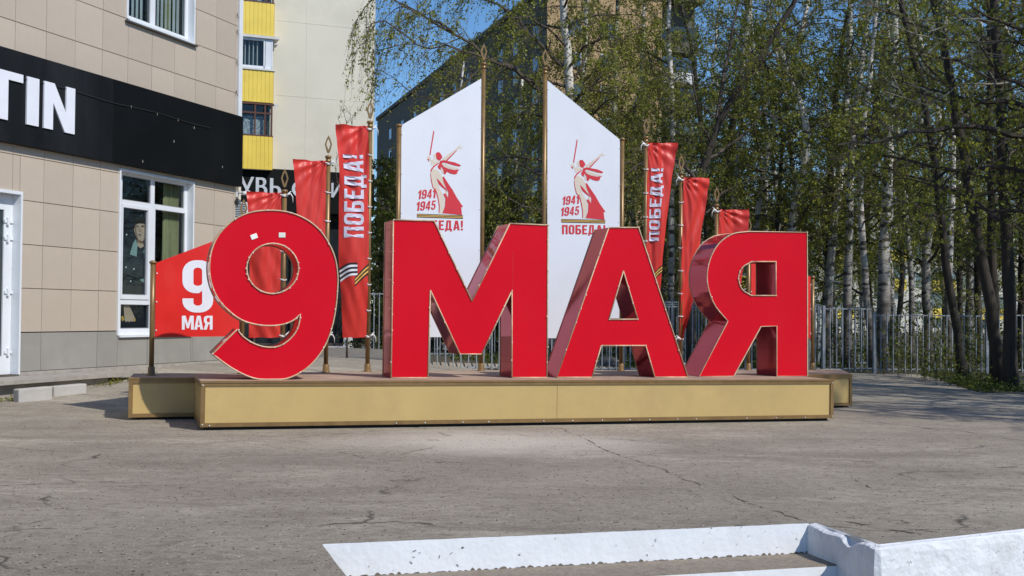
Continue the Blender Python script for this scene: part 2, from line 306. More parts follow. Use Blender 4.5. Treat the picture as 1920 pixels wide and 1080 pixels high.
def leafmat(name, col):
    m = bpy.data.materials.new(name); m.use_nodes = True; t = m.node_tree; N = t.nodes; Lk = t.links; N.clear()
    o = N.new('ShaderNodeOutputMaterial'); mx = N.new('ShaderNodeMixShader'); df = N.new('ShaderNodeBsdfPrincipled'); tr = N.new('ShaderNodeBsdfTranslucent'); mx.inputs[0].default_value = .48
    df.inputs['Roughness'].default_value = .5; df.inputs['Specular IOR Level'].default_value = .3
    g = N.new('ShaderNodeNewGeometry'); oi = N.new('ShaderNodeObjectInfo'); r = N.new('ShaderNodeValToRGB'); Lk.new(g.outputs['Random Per Island'], r.inputs[0])
    e = r.color_ramp.elements; e[0].color = tuple(c * .55 for c in col) + (1,); e[1].color = (col[0] * 1.55, col[1] * 1.35, col[2] * 1.2, 1)
    hs = N.new('ShaderNodeHueSaturation'); q = N.new('ShaderNodeMapRange'); q.inputs[3].default_value = .7; q.inputs[4].default_value = 1.25; Lk.new(oi.outputs['Random'], q.inputs[0]); Lk.new(q.outputs[0], hs.inputs['Value']); Lk.new(r.outputs[0], hs.inputs['Color'])
    Lk.new(hs.outputs[0], df.inputs['Base Color']); Lk.new(hs.outputs[0], tr.inputs[0]); Lk.new(df.outputs[0], mx.inputs[1]); Lk.new(tr.outputs[0], mx.inputs[2]); Lk.new(mx.outputs[0], o.inputs[0]); return m
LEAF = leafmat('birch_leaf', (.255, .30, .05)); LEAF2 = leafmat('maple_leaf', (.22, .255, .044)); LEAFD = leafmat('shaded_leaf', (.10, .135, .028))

# ------------------------------------------------------------------ glyphs (unit height, even-odd outlines)
def arc(cx, cy, rx, ry, a0, a1, n=8):
    return [(cx + rx * math.cos(math.radians(a0 + (a1 - a0) * i / n)), cy + ry * math.sin(math.radians(a0 + (a1 - a0) * i / n))) for i in range(n + 1)]
def rrect(x0, y0, x1, y1, r, n=5):
    return arc(x1 - r, y1 - r, r, r, 0, 90, n) + arc(x0 + r, y1 - r, r, r, 90, 180, n) + arc(x0 + r, y0 + r, r, r, 180, 270, n) + arc(x1 - r, y0 + r, r, r, 270, 360, n)
GL = {
 'П': (.5, [[(0, 0), (0, 1), (.5, 1), (.5, 0), (.33, 0), (.33, .85), (.17, .85), (.17, 0)]]),
 'О': (.5, [rrect(0, 0, .5, 1, .2), rrect(.17, .14, .33, .86, .075)]),
 'Б': (.5, [[(0, 0), (0, 1), (.46, 1), (.46, .85), (.17, .85), (.17, .6)] + arc(.3, .4, .2, .2, 90, 0, 5) + arc(.3, .2, .2, .2, 0, -90, 5), [(.17, .14), (.17, .46), (.28, .46), (.33, .41), (.33, .19), (.28, .14)]]),
 'Е': (.43, [[(0, 0), (0, 1), (.43, 1), (.43, .85), (.17, .85), (.17, .59), (.38, .59), (.38, .44), (.17, .44), (.17, .15), (.43, .15), (.43, 0)]]),
 'Д': (.6, [[(0, -.14), (0, .14), (.06, .14), (.12, 1), (.5, 1), (.5, .14), (.58, .14), (.58, -.14), (.44, -.14), (.44, 0), (.14, 0), (.14, -.14)], [(.22, .14), (.26, .86), (.34, .86), (.34, .14)]]),
 'А': (.54, [[(0, 0), (.16, 1), (.38, 1), (.54, 0), (.37, 0), (.345, .19), (.195, .19), (.17, 0)], [(.215, .33), (.325, .33), (.27, .78)]]),
 '!': (.17, [[(.02, .3), (0, 1), (.17, 1), (.15, .3)], [(0, 0), (0, .17), (.17, .17), (.17, 0)]]),
 'М': (.72, [[(0, 0), (0, 1), (.23, 1), (.36, .42), (.49, 1), (.72, 1), (.72, 0), (.55, 0), (.55, .62), (.42, .1), (.30, .1), (.17, .62), (.17, 0)]]),
 'Я': (.54, [[(.54, 0), (.54, 1)] + arc(.24, .79, .23, .21, 90, 180, 5) + arc(.24, .6, .23, .2, 180, 235, 4) + [(0, 0), (.18, 0), (.29, .38), (.37, .38), (.37, 0)], [(.37, .53), (.37, .85), (.26, .85), (.19, .79), (.19, .59), (.26, .53)]]),
 '9': (.56, [rrect(0, 0, .56, 1, .24)[:0] + arc(.32, .76, .24, .24, 0, 90, 6) + arc(.24, .76, .24, .24, 90, 180, 6) + arc(.24, .60, .24, .23, 180, 270, 6) + [(.30, .37), (.36, .42), (.36, .22)] + arc(.28, .19, .08, .06, 0, -180, 6) + [(.20, .27), (.0, .27)] + arc(.25, .22, .25, .22, 180, 270, 6) + arc(.31, .22, .25, .22, 270, 360, 6), [(.2, .58), (.2, .80)] + arc(.28, .80, .08, .06, 180, 0, 6) + [(.36, .58)] + arc(.28, .56, .08, .05, 0, -180, 6)]),
 '1': (.34, [[(.14, 0), (.14, .7), (0, .64), (0, .8), (.2, 1), (.34, 1), (.34, 0)]]),
 '4': (.52, [[(.28, 0), (.28, .2), (0, .2), (0, .38), (.24, 1), (.44, 1), (.44, .34), (.52, .34), (.52, .2), (.44, .2), (.44, 0)], [(.15, .34), (.28, .34), (.28, .7)]]),
 '5': (.5, [[(0, .28), (.16, .28), (.18, .16), (.25, .13), (.32, .18), (.34, .34), (.32, .48), (.25, .52), (.18, .47), (.03, .47), (.06, 1), (.46, 1), (.46, .85), (.2, .85), (.19, .62), (.3, .66), (.43, .6), (.5, .45), (.5, .22), (.42, .05), (.25, 0), (.08, .05), (0, .18)]]),
 'T': (.62, [[(.2, 0), (.2, .83), (0, .83), (0, 1), (.62, 1), (.62, .83), (.42, .83), (.42, 0)]]),
 'I': (.22, [[(0, 0), (0, 1), (.22, 1), (.22, 0)]]),
 'N': (.62, [[(0, 0), (0, 1), (.2, 1), (.44, .42), (.44, 1), (.62, 1), (.62, 0), (.42, 0), (.18, .58), (.18, 0)]]),
 'У': (.72, [[(0, 1), (.17, 1), (.38, .46), (.58, 1), (.72, 1), (.42, .2), (.33, .04), (.2, -.02), (.1, 0), (.1, .12), (.2, .12), (.28, .18), (.32, .27)]]),
 'В': (.6, [[(0, 0), (0, 1), (.34, 1)] + arc(.34, .77, .2, .23, 90, -60, 6) + arc(.36, .29, .24, .27, 60, -90, 6) + [(.36, .0)], [(.16, .12), (.16, .46), (.32, .46), (.42, .38), (.43, .22), (.34, .12)], [(.16, .58), (.16, .88), (.3, .88), (.37, .8), (.37, .66), (.3, .58)]]),
 'Ь': (.55, [[(0, 0), (0, 1), (.16, 1), (.16, .6), (.34, .6)] + arc(.33, .3, .22, .3, 85, -90, 8), [(.16, .12), (.16, .48), (.3, .48), (.38, .4), (.38, .2), (.3, .12)]]),
 'С': (.7, [arc(.5, .5, .5, .52, 55, 305, 14) + arc(.5, .5, .34, .4, 305, 55, 14)]),
 'И': (.7, [[(0, 0), (0, 1), (.15, 1), (.15, .3), (.53, 1), (.7, 1), (.7, 0), (.55, 0), (.55, .7), (.17, 0)]]),
}
def word(txt, gap=.09, slant=0.0):
    """outlines of the whole word, unit height, starting at x=0; returns contours, width"""
    x = 0; out = []
    for ch in txt:
        wd, cs = GL[ch]
        for c in cs: out.append([(x + a + slant * b_, b_) for a, b_ in c])
        x += wd + gap
    return out, x - gap

# ------------------------------------------------------------------ ground
K1 = onground(605, 1022); K2 = onground(1516, 982.5); K3 = onground(1645, 1027); K4 = onground(1920, 997)
GP0 = onground(375, 807.5); GP1 = onground(1562, 789.4)
eu = (GP1 - GP0) / np.linalg.norm(GP1 - GP0); ev = np.cross(NG, eu)
F = Frame(GP0, eu, ev, NG)                       # the monument's own frame
eh = np.array([eu[0], eu[1]]) / math.hypot(eu[0], eu[1]); hv = np.array([-eh[1], eh[0]])
def grid_sheet(name, poly, step, m, dz=0.0, hole=None, kind='structure'):
    vo, fo = fill([poly] + (hole or []), step); b = B()
    b.add([(x, y, float(gz(x, y)) + dz) for x, y in vo], fo); o = b.obj(name, m); tagk(o, kind); return o
rng = random.Random(3)
def rag(p, q, n, amp):
    p = np.array(p[:2]); q = np.array(q[:2]); d = (q - p); nn = np.array([-d[1], d[0]]) / np.linalg.norm(d)
    return [tuple(p + d * i / n + nn * rng.uniform(-amp, amp)) for i in range(n)]
KL = K1[:2] - hv * 12
wall_dir = (K4 - K3)[:2] / np.linalg.norm((K4 - K3)[:2]); KR = K3[:2] + wall_dir * 16
_d = (K3 - K2)[:2] / np.linalg.norm((K3 - K2)[:2]); INC = .035 * np.array([-_d[1], _d[0]]); INW = .035 * np.array([-wall_dir[1], wall_dir[0]])
plaza = [tuple(KL)] + rag(KL, K1, 60, .006)[1:] + rag(K1, K2, 40, .002) + rag(K2[:2] + INC, K3[:2] + INC + INW, 10, .004) + rag(K3[:2] + INC + INW, KR + INW, 60, .004) + [tuple(KR + INW), (17, 17), (16, 21)] + rag((11, 20.5), (8.3, 20.6), 12, .12) + rag((8.3, 20.6), (9.6, 27.6), 24, .1) + [(9.6, 27.6), (7.25, 27.5), (-2.4, 24.3), (-30, 24.0), (-30, -6)]
grid_sheet('plaza_asphalt', plaza, .55, ASPH)
grid_sheet('paved_yard', [(-30, 24.02), (-2.4, 24.32), (-2.9, 31), (0.5, 45), (0, 60), (-30, 60)], 1.5, PAVE, 0.0)
# wood floor and the lower street are separate ground sheets
def soil_z(x, y): return gz(x, y) - .02 + .05 * np.sin(x * .7 + 1) * np.sin(y * .45)
vo, fo = fill([[(-2.42, 24.34), (7.25, 27.52), (9.62, 27.62), (8.32, 20.62), (11, 20.52), (16, 21.02), (60, 21), (60, 120), (0, 120), (0, 60), (.5, 45), (-2.88, 31)]], 1.4)
b = B(); b.add([(x, y, float(soil_z(x, y)) if i > 0 else float(gz(x, y))) for i, (x, y) in enumerate(vo)], fo); tagk(b.obj('wood_floor', SOIL), 'structure')
b = B(); b.add([(-700, -300, -.95), (700, -300, -.95), (700, 800, -.95), (-700, 800, -.95)], [(0, 1, 2, 3)]); tagk(b.obj('ground', SOIL), 'structure')

# steps and whitewashed retaining wall
def kerb_riser():
    kd = (K2 - K1)[:2] / np.linalg.norm((K2 - K1)[:2]); FK = Frame(K1, (*kd, 0), (-kd[1], kd[0], 0), (0, 0, 1)); Lk = float(np.linalg.norm((K2 - K1)[:2])); drop = (K2[2] - K1[2]) / Lk
    st = thing('concrete_steps', 'short flight of steps with whitewashed risers leading down from the plaza towards the viewer', 'steps', FK.M((Lk / 2, -.4, -.6)))
    rr = random.Random(5)
    for k in range(4):
        z1 = -.172 * k; v0 = -.35 * k; n = 60
        # riser face with a slightly uneven top lip
        top = [(Lk * i / n, v0 - .004 - rr.uniform(0, .0015), z1 + drop * Lk * i / n + (.002 - rr.uniform(0, .0015) if k == 0 else -.006)) for i in range(n + 1)]
        bot = [(Lk * i / n, v0 - .010 - rr.uniform(0, .0015), z1 - .172 + drop * Lk * i / n) for i in range(n + 1)]
        bk = [(p[0], v0 + (rr.uniform(.002, .016) if k == 0 else .05), z1 + drop * p[0] + (.0025 if k == 0 else -.012)) for p in top]
        b = B(FK); b.add(top + bot + bk, [(i, i + n + 1, i + n + 2, i + 1) for i in range(n)] + [(i, i + 1, i + 2 * n + 3, i + 2 * n + 2) for i in range(n)]); b.obj('riser', WPAINT, st)
        b = B(FK); z2 = z1 - .172
        b.add([(u, v, z + drop * u) for z in (z2 - .25, z2) for u, v in ((0, v0 - .352), (Lk, v0 - .352), (Lk, v0 - .005), (0, v0 - .005))], [(0, 3, 2, 1), (4, 5, 6, 7), (0, 1, 5, 4), (1, 2, 6, 5), (2, 3, 7, 6), (3, 0, 4, 7)])
        b.obj('tread', STEPM, st)
    return FK, Lk, drop
FK, LK, DROP = kerb_riser()
# right cheek wall with its chipped top and the long retaining wall
ch = thing('retaining_wall', 'thick whitewashed retaining wall right of the steps with a chipped rounded corner', 'wall', (float(K3[0]), float(K3[1]), -.9))
def wall_strip(p, q, n, zoff, name, rr, bulge=0.0, chip=None, ext=0.0):
    p = np.array(p[:2]); q = np.array(q[:2]); d = (q - p) / np.linalg.norm(q - p); nn = np.array([d[1], -d[0]])
    rows = []
    for i in range(n + 1):
        t = i / n; c = p + (q - p) * t
        dip = (chip(t) if chip else 0)
        wob = rr.uniform(-.005, .005)
        prof = [(.16, -.002 - dip), (.03, -.001 - dip), (-.012 + wob, -.022 - dip), (-.03 + wob - bulge, -.08), (-.035 - bulge, -.3), (-.04, -.95)]
        # positive offset = into the plaza
        rows.append([(*(c - nn * o), float(gz(*c)) + z + .004) for o, z in prof])
    m = len(rows[0]); b = B(); b.add([v for r in rows for v in r], [(i * m + j, i * m + j + 1, (i + 1) * m + j + 1, (i + 1) * m + j) for i in range(n) for j in range(m - 1)])
    return b
rr = random.Random(9)
def wall_path():
    pts = []; n1 = 36; n2 = 150; E_ = K3[:2] + wall_dir * 14
    for i in range(n1 + 1): pts.append(K2[:2] + (K3[:2] - K2[:2]) * i / n1)
    for i in range(1, n2 + 1): pts.append(K3[:2] + (E_ - K3[:2]) * i / n2)
    P = np.array(pts); Q = P.copy()
    for _ in range(1): Q[1:-1] = Q[:-2] * .25 + Q[1:-1] * .5 + Q[2:] * .25     # slightly rounded corner
    return Q, n1
WP, n1_ = wall_path(); rows = []; arcl = np.concatenate([[0], np.cumsum(np.linalg.norm(np.diff(WP, axis=0), axis=1))]); Lc = arcl[n1_]
T_ = np.gradient(WP, axis=0); T_ /= np.linalg.norm(T_, axis=1, keepdims=True)
for c, tt, l in zip(WP, T_, arcl):
    nn = np.array([tt[1], -tt[0]]); t = l / Lc
    dip = (.045 * math.exp(-((t - .62) / .10) ** 2) + .014 * math.exp(-((t - .3) / .15) ** 2) if t < 1 else 0) + rr.uniform(0, .004) + .008 * math.exp(-((t - 1) / .08) ** 2)
    wob = rr.uniform(-.004, .004); w2 = rr.uniform(-.003, .003); w3 = rr.uniform(-.003, .003); prof = [(.045, .0), (.030, -.003 - dip * .6), (.006, -.004 - dip), (-.006 + wob, -.010 - dip), (-.013 + w2, -.05 - dip * .6), (-.016 + w3, -.12), (-.018 + w2, -.2), (-.02 + w3, -.3), (-.022, -.95)]
    rows.append([(*(c - nn * o), float(gz(*c)) + z + .006) for o, z in prof])
b = B(); m = len(rows[0]); b.add([v for r in rows for v in r], [(i * m + j, i * m + j + 1, (i + 1) * m + j + 1, (i + 1) * m + j) for i in range(len(rows) - 1) for j in range(m - 1)]); b.obj('wall_face', WPAINT2, ch, False)
# small chips on the paint: irregular flakes of bare concrete (2 mm proud scabs)
fl = B()
def flakes(FR, u0, u1, w0, w1, v, n, s, clump):
    for _ in range(n):
        if clump and rr.random() < .6: cu, cw, r_ = rr.choice(clump); u = rr.gauss(cu, r_); w_ = rr.gauss(cw, .03)
        else: u = rr.uniform(u0, u1); w_ = rr.uniform(w0, w1)
        if not (w0 < w_ < w1): continue
        sz = s * (.25 + 1.3 * rr.random() ** 3); k = 5; a0 = rr.uniform(0, 6); th = rr.uniform(0, 3.14); el = rr.uniform(1, 3.2)
        pp_ = [(el * sz * rr.uniform(.4, 1) * math.cos(a0 + j * 1.257), .6 * sz * rr.uniform(.3, 1) * math.sin(a0 + j * 1.257)) for j in range(k)]
        fl.add([(u + p * math.cos(th) - q * math.sin(th), v, w_ + p * math.sin(th) + q * math.cos(th)) for p, q in pp_], [tuple(range(k))], F=FR)
flakes(FK, .05, LK - .05, -.16, -.02, -.0122, 46, .006, [(.55, -.1, .10), (.72, -.05, .12), (2.4, -.06, .25)])
FW = Frame(K3, (*wall_dir, 0), (-wall_dir[1], wall_dir[0], 0), (0, 0, 1))
flakes(FW, .1, 2.0, -.26, -.06, -.0245, 60, .006, [(1.05, -.1, .12), (.15, -.06, .05), (1.3, -.15, .15)])
for k_ in range(70):   # grime and bare concrete along the foot of the top riser
    u = LK * k_ / 70 + rr.uniform(0, .03); h = .004 + .012 * rr.random() ** 2; l_ = rr.uniform(.02, .05)
    fl.add([(u, -.0130, -.171), (u + l_, -.0130, -.171), (u + l_ * .8, -.0130, -.171 + h * rr.uniform(.3, 1)), (u + l_ * .4, -.0130, -.171 + h), (u + l_ * .1, -.0130, -.171 + h * .4)], [(0, 1, 2, 3, 4)], F=Frame(FK.o, FK.A[0] + np.array([0, 0, DROP]), FK.A[1], FK.A[2]))
tagk(fl.obj('paint_chip', CHIP, ch), 'stuff')

# cracks in the asphalt: ragged dark ribbons
CRK = mat('crack_dark', (.13, .105, .08), .95, vary=.4, scale=30); cb = B(); rc_ = random.Random(12)
def crack(pix, wd):
    P = [onground(x, y) for x, y in pix]; seg = []
    for a, c in zip(P, P[1:]):
        n = max(2, int(np.linalg.norm(c - a) / .05)); d = (c - a)[:2] / np.linalg.norm((c - a)[:2]); nn = np.array([-d[1], d[0]])
        off = 0
        for i in range(n): off = off * .8 + rc_.gauss(0, .011); q = a[:2] + (c - a)[:2] * i / n + nn * off; seg.append((q, nn))
    V = []; gaps = []
    for q, nn in seg:
        h = wd * abs(rc_.gauss(.35, .45)); 
        for sg_ in (-1, 1): e = q + nn * sg_ * h; V.append((e[0], e[1], float(gz(*e)) + .0035))
    cb.add(V, [(2 * i, 2 * i + 1, 2 * i + 3, 2 * i + 2) for i in range(len(seg) - 1) if rc_.random() < .82])
crack([(1046, 800), (1120, 838), (1250, 885), (1390, 940), (1470, 965), (1512, 980)], .009)
crack([(1585, 978), (1640, 985), (1680, 995), (1730, 1002)], .016); crack([(1655, 975), (1690, 978), (1728, 988)], .010); crack([(1700, 990), (1770, 1000)], .009)
crack([(0, 912), (140, 905), (260, 900)], .009); crack([(640, 848), (700, 862), (760, 866), (900, 868)], .010)
crack([(0, 996), (180, 990), (340, 988)], .006);  crack([(1600, 900), (1640, 918)], .006)
tagk(cb.obj('asphalt_crack', CRK), 'stuff')

# loose grit, leaf litter and pale chips on the asphalt (uncountable)
def litter(name, n, m, smin, smax, flat, region, dens=1.0, parent=None):
    P = []
    while len(P) < n:
        x, y = region()
        if inside(np.array([[x, y]]), [plaza])[0]: P.append((x, y, float(gz(x, y))))
    b = B(); V = []; Fc = []
    for x, y, z in P:
        s = rng.uniform(smin, smax); a = rng.uniform(0, 6.28); c, q = math.cos(a) * s, math.sin(a) * s; k = len(V)
        V += [(x + c, y + q, z), (x - q * .6, y + c * .6, z), (x - c, y - q, z), (x + q * .7, y - c * .7, z), (x + c * .1, y, z + s * flat)]
        Fc += [(k, k + 1, k + 4), (k + 1, k + 2, k + 4), (k + 2, k + 3, k + 4), (k + 3, k, k + 4)]
    b.add(V, Fc); return tagk(b.obj(name, m), 'stuff')
GR1 = mat('pale_grit', (.40, .36, .31), .9, isl=.35); GR2 = mat('dark_litter', (.07, .05, .035), .9, isl=.4)
def regA():
    y = 4 * (18 / 4) ** rng.random(); return rng.uniform(-.46, .46) * y, y
litter('loose_grit', 5000, GR1, .002, .0065, .6, regA)
litter('leaf_litter', 5200, GR2, .003, .012, .35, regA)

# ------------------------------------------------------------------ platforms
HD = .506
LF = float(F.loc(GP1)[0])
pf = thing('platform', 'long low front platform with ochre panels in bronze frames under the red letters', 'platform', F.M((LF / 2, .7, 0)))
DV = 1.35
def platform_parts(b_frame, L, D, H, root, FR, seams):
    fr = .042
    B(FR).box((0, 0, H - .022), (L, D, H)).obj('deck_board', DECK, root)
    for nm, a, c in (('top_rail', (0, -.006, H - .048), (L, .03, H - .023)), ('bottom_rail', (0, -.006, .035), (L, .03, .075)),
                     ('corner_post', (0, -.008, .034), (fr, .034, H - .0235)), ('corner_post', (L - fr, -.008, .034), (L, .034, H - .0235)),
                     ('deck_edge', (-.006, -.012, H - .018), (L + .006, -.0005, H + .004)),
                     ('end_rail', (-.006, .036, H - .06), (.03, D, H - .023)), ('end_rail', (-.006, .036, .035), (.03, D, .075)),
                     ('end_rail', (L - .03, .036, H - .06), (L + .006, D, H - .023)), ('end_rail', (L - .03, .036, .035), (L + .006, D, .075))):
        B(FR).box(a, c).obj(nm, BRASS, root)
    xs = [fr + .001] + seams + [L - fr - .001]
    for a, c in zip(xs, xs[1:]): B(FR).box((a + .002, .008, .076), (c - .002, .02, H - .049)).obj('front_panel', PANEL, root)
    for u in (.008, L - .016): B(FR).box((u, .036, .076), (u + .008, D, H - .061)).obj('end_panel', PANEL, root)
    B(FR).box((.05, .05, -.02), (L - .05, D - .05, .06)).obj('gap_shade_base', DARKM, root)  # near-black base, painted dark to stand for the shade in the gap below
    bb = B(FR); q = random.Random(int(L * 10))
    for k in range(int(L / .33)):
        u = .1 + k * .33 + q.uniform(-.08, .08)
        if q.random() < .5: bb.lathe((u, -.012, .05), [(-.006, .004), (0, .008), (.006, .004)], 6)
    for u in (.02, L - .02):
        for z in (.06, H - .04): bb.lathe((u, -.014, z), [(-.006, .004), (0, .008), (.006, .004)], 6)
    tagk(bb.obj('screw_heads', TIE, root), 'stuff')
seam = float(F.px(1045, 750, 0)[0])
platform_parts(None, LF, DV, HD, pf, F, [seam])
RA = onground(240, 788); RB = onground(1597, 764.3)
ru = (RB - RA) / np.linalg.norm(RB - RA); rv = np.cross(NG, ru); FRR = Frame(RA, ru, rv, NG); LR = float(FRR.loc(RB)[0])
HR = .47
pr = thing('platform', 'longer rear platform behind the letters carrying the poles, flags and boards', 'platform', FRR.M((LR / 2, .8, 0)))
backpts = [FRR.loc(onground(x, y, HR)) for x, y in ((251, 700.3), (610, 697.2), (688, 695.6), (902, 694.0), (1164, 693.8), (1403, 692.6), (1575, 692))]
poly = [(0, 0), (LR, 0), (float(backpts[-1][0]), float(backpts[-1][1]))] + [(float(p[0]), float(p[1])) for p in backpts[::-1][1:]]
b = B(FRR); plate(b, [poly], HR, HR - .022, 'xy'); b.obj('deck_board', DECK, pr)
for a, c, nm in (((0, -.006, HR - .06), (LR, .03, HR - .023), 'top_rail'), ((0, -.006, .03), (LR, .03, .07), 'bottom_rail'), ((0, -.008, .029), (.042, .034, HR - .0235), 'corner_post'), ((LR - .042, -.008, .029), (LR, .034, HR - .0235), 'corner_post'), ((-.005, -.011, HR - .018), (LR + .005, -.0005, HR + .004), 'deck_edge')):
    B(FRR).box(a, c).obj(nm, BRASS, pr)
for a, c in ((.043, LR * .33), (LR * .33, LR * .66), (LR * .66, LR - .043)): B(FRR).box((a + .002, .008, .071), (c - .002, .02, HR - .061)).obj('front_panel', PANEL, pr)
ring = poly[1:] + [poly[0]]
b = B(FRR)
for (x0, y0), (x1, y1) in zip(ring, ring[1:]):
    b.add([(x0, y0, .03), (x1, y1, .03), (x1, y1, HR - .022), (x0, y0, HR - .022)], [(0, 1, 2, 3)])
b.obj('rear_skirt', PANEL, pr)
B(FRR).add([(p[0] * .98 + .1, p[1] * .9 + .06, z) for z in (-.02, .035) for p in poly], [tuple(range(len(poly)))[::-1]] + [(i, (i + 1) % len(poly), (i + 1) % len(poly) + len(poly), i + len(poly)) for i in range(len(poly))]).obj('gap_shade_base', DARKM, pr)  # same painted shade for the gap under the rear platform

# ------------------------------------------------------------------ the big letters
def smooth_closed(P, n=3):
    """Catmull-Rom resample of a closed list where corners are marked (x, y, 'c')"""
    out = []; k = len(P)
    for i in range(k):
        p0, p1, p2, p3 = P[i - 1], P[i], P[(i + 1) % k], P[(i + 2) % k]
        a = np.array(p1[:2], float); c = np.array(p2[:2], float)
        z = np.array(p0[:2], float) if len(p1) == 2 else a - (c - a); d = np.array(p3[:2], float) if len(p2) == 2 else c + (c - a)
        if len(p1) > 2 and len(p2) > 2: out.append(tuple(a)); continue
        for j in range(n):
            t = j / n
            out.append(tuple(.5 * ((2 * a) + (-z + c) * t + (2 * z - 5 * a + 4 * c - d) * t * t + (-z + 3 * a - 3 * c + d) * t ** 3)))
    return out
def C_(l): return [(a, b_, 'c') for a, b_ in l]
z5 = lambda l: [(380 + p[0] / 3, 380 + p[1] / 3) + tuple(p[2:]) for p in l]
nine_out = z5([(400, 43), (500, 58), (590, 98), (660, 156), (712, 232), (746, 315), (760, 410), (758, 500), (748, 600), (725, 710), (683, 815), (620, 900), (550, 955), (470, 990), (380, 998), (280, 985), (190, 945), (120, 900), (55, 850, 'c'), (195, 713, 'c'), (230, 755), (290, 793), (355, 812), (420, 810), (470, 785), (515, 740), (540, 690), (550, 626, 'c'), (510, 662), (450, 685), (380, 692), (300, 685), (220, 660), (150, 610), (90, 545), (52, 462), (38, 370), (50, 270), (85, 190), (140, 125), (205, 80), (290, 50)])
nine_in = [(511.3 + 48.5 * math.cos(a), 503.5 + 47 * math.sin(a)) for a in np.linspace(0, 2 * math.pi, 29)[:-1]]
m_out = C_([(737.5, 412), (814, 414), (885, 564), (956, 419), (1027.5, 422), (1025.6, 708), (960, 708), (960, 545), (903, 664), (862.5, 664), (807, 544), (802.5, 709.3), (733.4, 709.7)])
a_out = C_([(1141.6, 426.6), (1197.5, 426.6), (1290, 708), (1228, 708), (1211, 648), (1127.5, 648), (1110, 708), (1043.7, 708.6)])
a_in = C_([(1169, 508), (1196, 598.5), (1141.6, 599)])
z8 = lambda l: [(1180 + p[0] / 1.964, 180 + p[1] / 1.964) + tuple(p[2:]) for p in l]
y_out = z8([(655, 502, 'c'), (657, 1033, 'c'), (543, 1033, 'c'), (543, 847, 'c'), (485, 849, 'c'), (385, 1033, 'c'), (257, 1033, 'c'), (363, 829, 'c'), (318, 775), (295, 722), (286, 665), (298, 600), (330, 543), (380, 508), (440, 499, 'c')])
y_in = z8([(540, 610, 'c'), (540, 735, 'c'), (450, 735, 'c'), (415, 712), (402, 672), (415, 633), (450, 610, 'c')])
def resample(C, d):
    out = []
    for a, c in zip(C, C[1:] + C[:1]):
        a = np.array(a); c = np.array(c); n = max(1, int(np.linalg.norm(c - a) / d)); out += [tuple(a + (c - a) * i / n) for i in range(n)]
    return out
def letter(label, outs, vf, depth, cat='letter', wmin=HD):
    cs = []
    for o in outs:
        o = smooth_closed(o) if any(len(p) == 2 for p in o) else [p[:2] for p in o]
        L = []
        for x, y in o:
            q = F.px(x, y, vf); z = q[2]
            if y > 702: z = max(z, wmin + .004) if len(outs[0]) > 30 else wmin + .004
            L.append((float(q[0]), float(max(z, wmin + .004))))
        cs.append(L)
    mid = np.mean(cs[0], 0)
    t = thing('giant_letter', label, cat, F.M((float(mid[0]), vf + depth / 2, wmin)), 'giant red letters on the front platform')
    b = B(F); vo, fo = fill(cs); b.add([(p[0], vf + .006, p[1]) for p in vo], fo); b.obj('front_face', RED, t)
    b = B(F); b.add([(p[0], vf + depth - .006, p[1]) for p in vo], [f[::-1] for f in fo]); b.obj('back_face', GLOSS, t)
    b = B(F)
    for C in cs:
        n = len(C); b.add([(p[0], vf + .004, p[1]) for p in C] + [(p[0], vf + depth - .004, p[1]) for p in C], [(i, (i + 1) % n, (i + 1) % n + n, i + n) for i in range(n)])
    b.obj('side_wall', GLOSS, t)
    for nm, v in (('front_trim', vf), ('back_trim', vf + depth)):
        b = B(F)
        for C in cs:
            R_ = resample(C, .15)
            if len(C) > 20: b.tube([(p[0], v, p[1]) for p in C], .008, 6, closed=True)
            else:
                for a, c in zip(C, C[1:] + C[:1]): b.tube([(a[0], v, a[1]), (c[0], v, c[1])], .008, 6)
        b.obj(nm, TRIM, t, True)
    b = B(F); q = random.Random(len(cs[0]))
    for C in cs:
        R_ = resample(C, .17) if len(C) < 20 else resample(C, 9)[::3]
        for p in R_:
            if q.random() < .8 and p[1] > wmin + .03: b.lathe((p[0] + q.uniform(-.01, .01), vf - .008, p[1]), [(-.009, .003), (0, .0095), (.009, .003)], 6)
    tagk(b.obj('lamp_bead', BEAD, t), 'stuff')
    return t, cs
nine, ncs = letter('giant red digit 9, first sign on the front platform, with two white paper squares', [nine_out, nine_in], .27, .46, 'digit')
letter('giant red letter М with glossy side walls, standing right of the big 9', [m_out], .50, .46)
q0, q1 = F.px(962, 470, .5), F.px(962, 548, .5); mm = [o for o in bpy.data.objects if str(o.get('label', '')).startswith('giant red letter М')][0]
B(F).box((q0[0], .5035, q1[2]), (q0[0] + .004, .506, q0[2])).obj('film_seam', PRED2, mm)
letter('giant red letter А with a triangular hole, standing between М and Я', [a_out, a_in], .53, .46)
letter('giant red letter Я with a round bowl, last sign at the right end of the platform', [y_out, y_in], .70, .50)
for nm, cx, cy, ang, lb in (('a', 476.5, 443.3, 20, 'small white paper square stuck tilted on the big 9, the left one'), ('b', 529, 440.6, -1, 'small white paper square stuck level on the big 9, the right one')):
    a = math.radians(ang); P = []
    for sx, sy in ((-6.2, -4.6), (6.2, -4.6), (6.2, 4.6), (-6.2, 4.6)):
        q = F.px(cx + sx * math.cos(a) + sy * math.sin(a), cy - sx * math.sin(a) + sy * math.cos(a), .27); P.append((q[0], q[2]))
    c = np.mean(P, 0); b = B(F); plate(b, [P], .27 - .001, .27 + .004)
    o = b.obj('paper_square', mat('paper_white', (.8, .78, .72), .8)); o['label'] = lb; o['category'] = 'sticker'; o['group'] = 'paper squares on the 9'

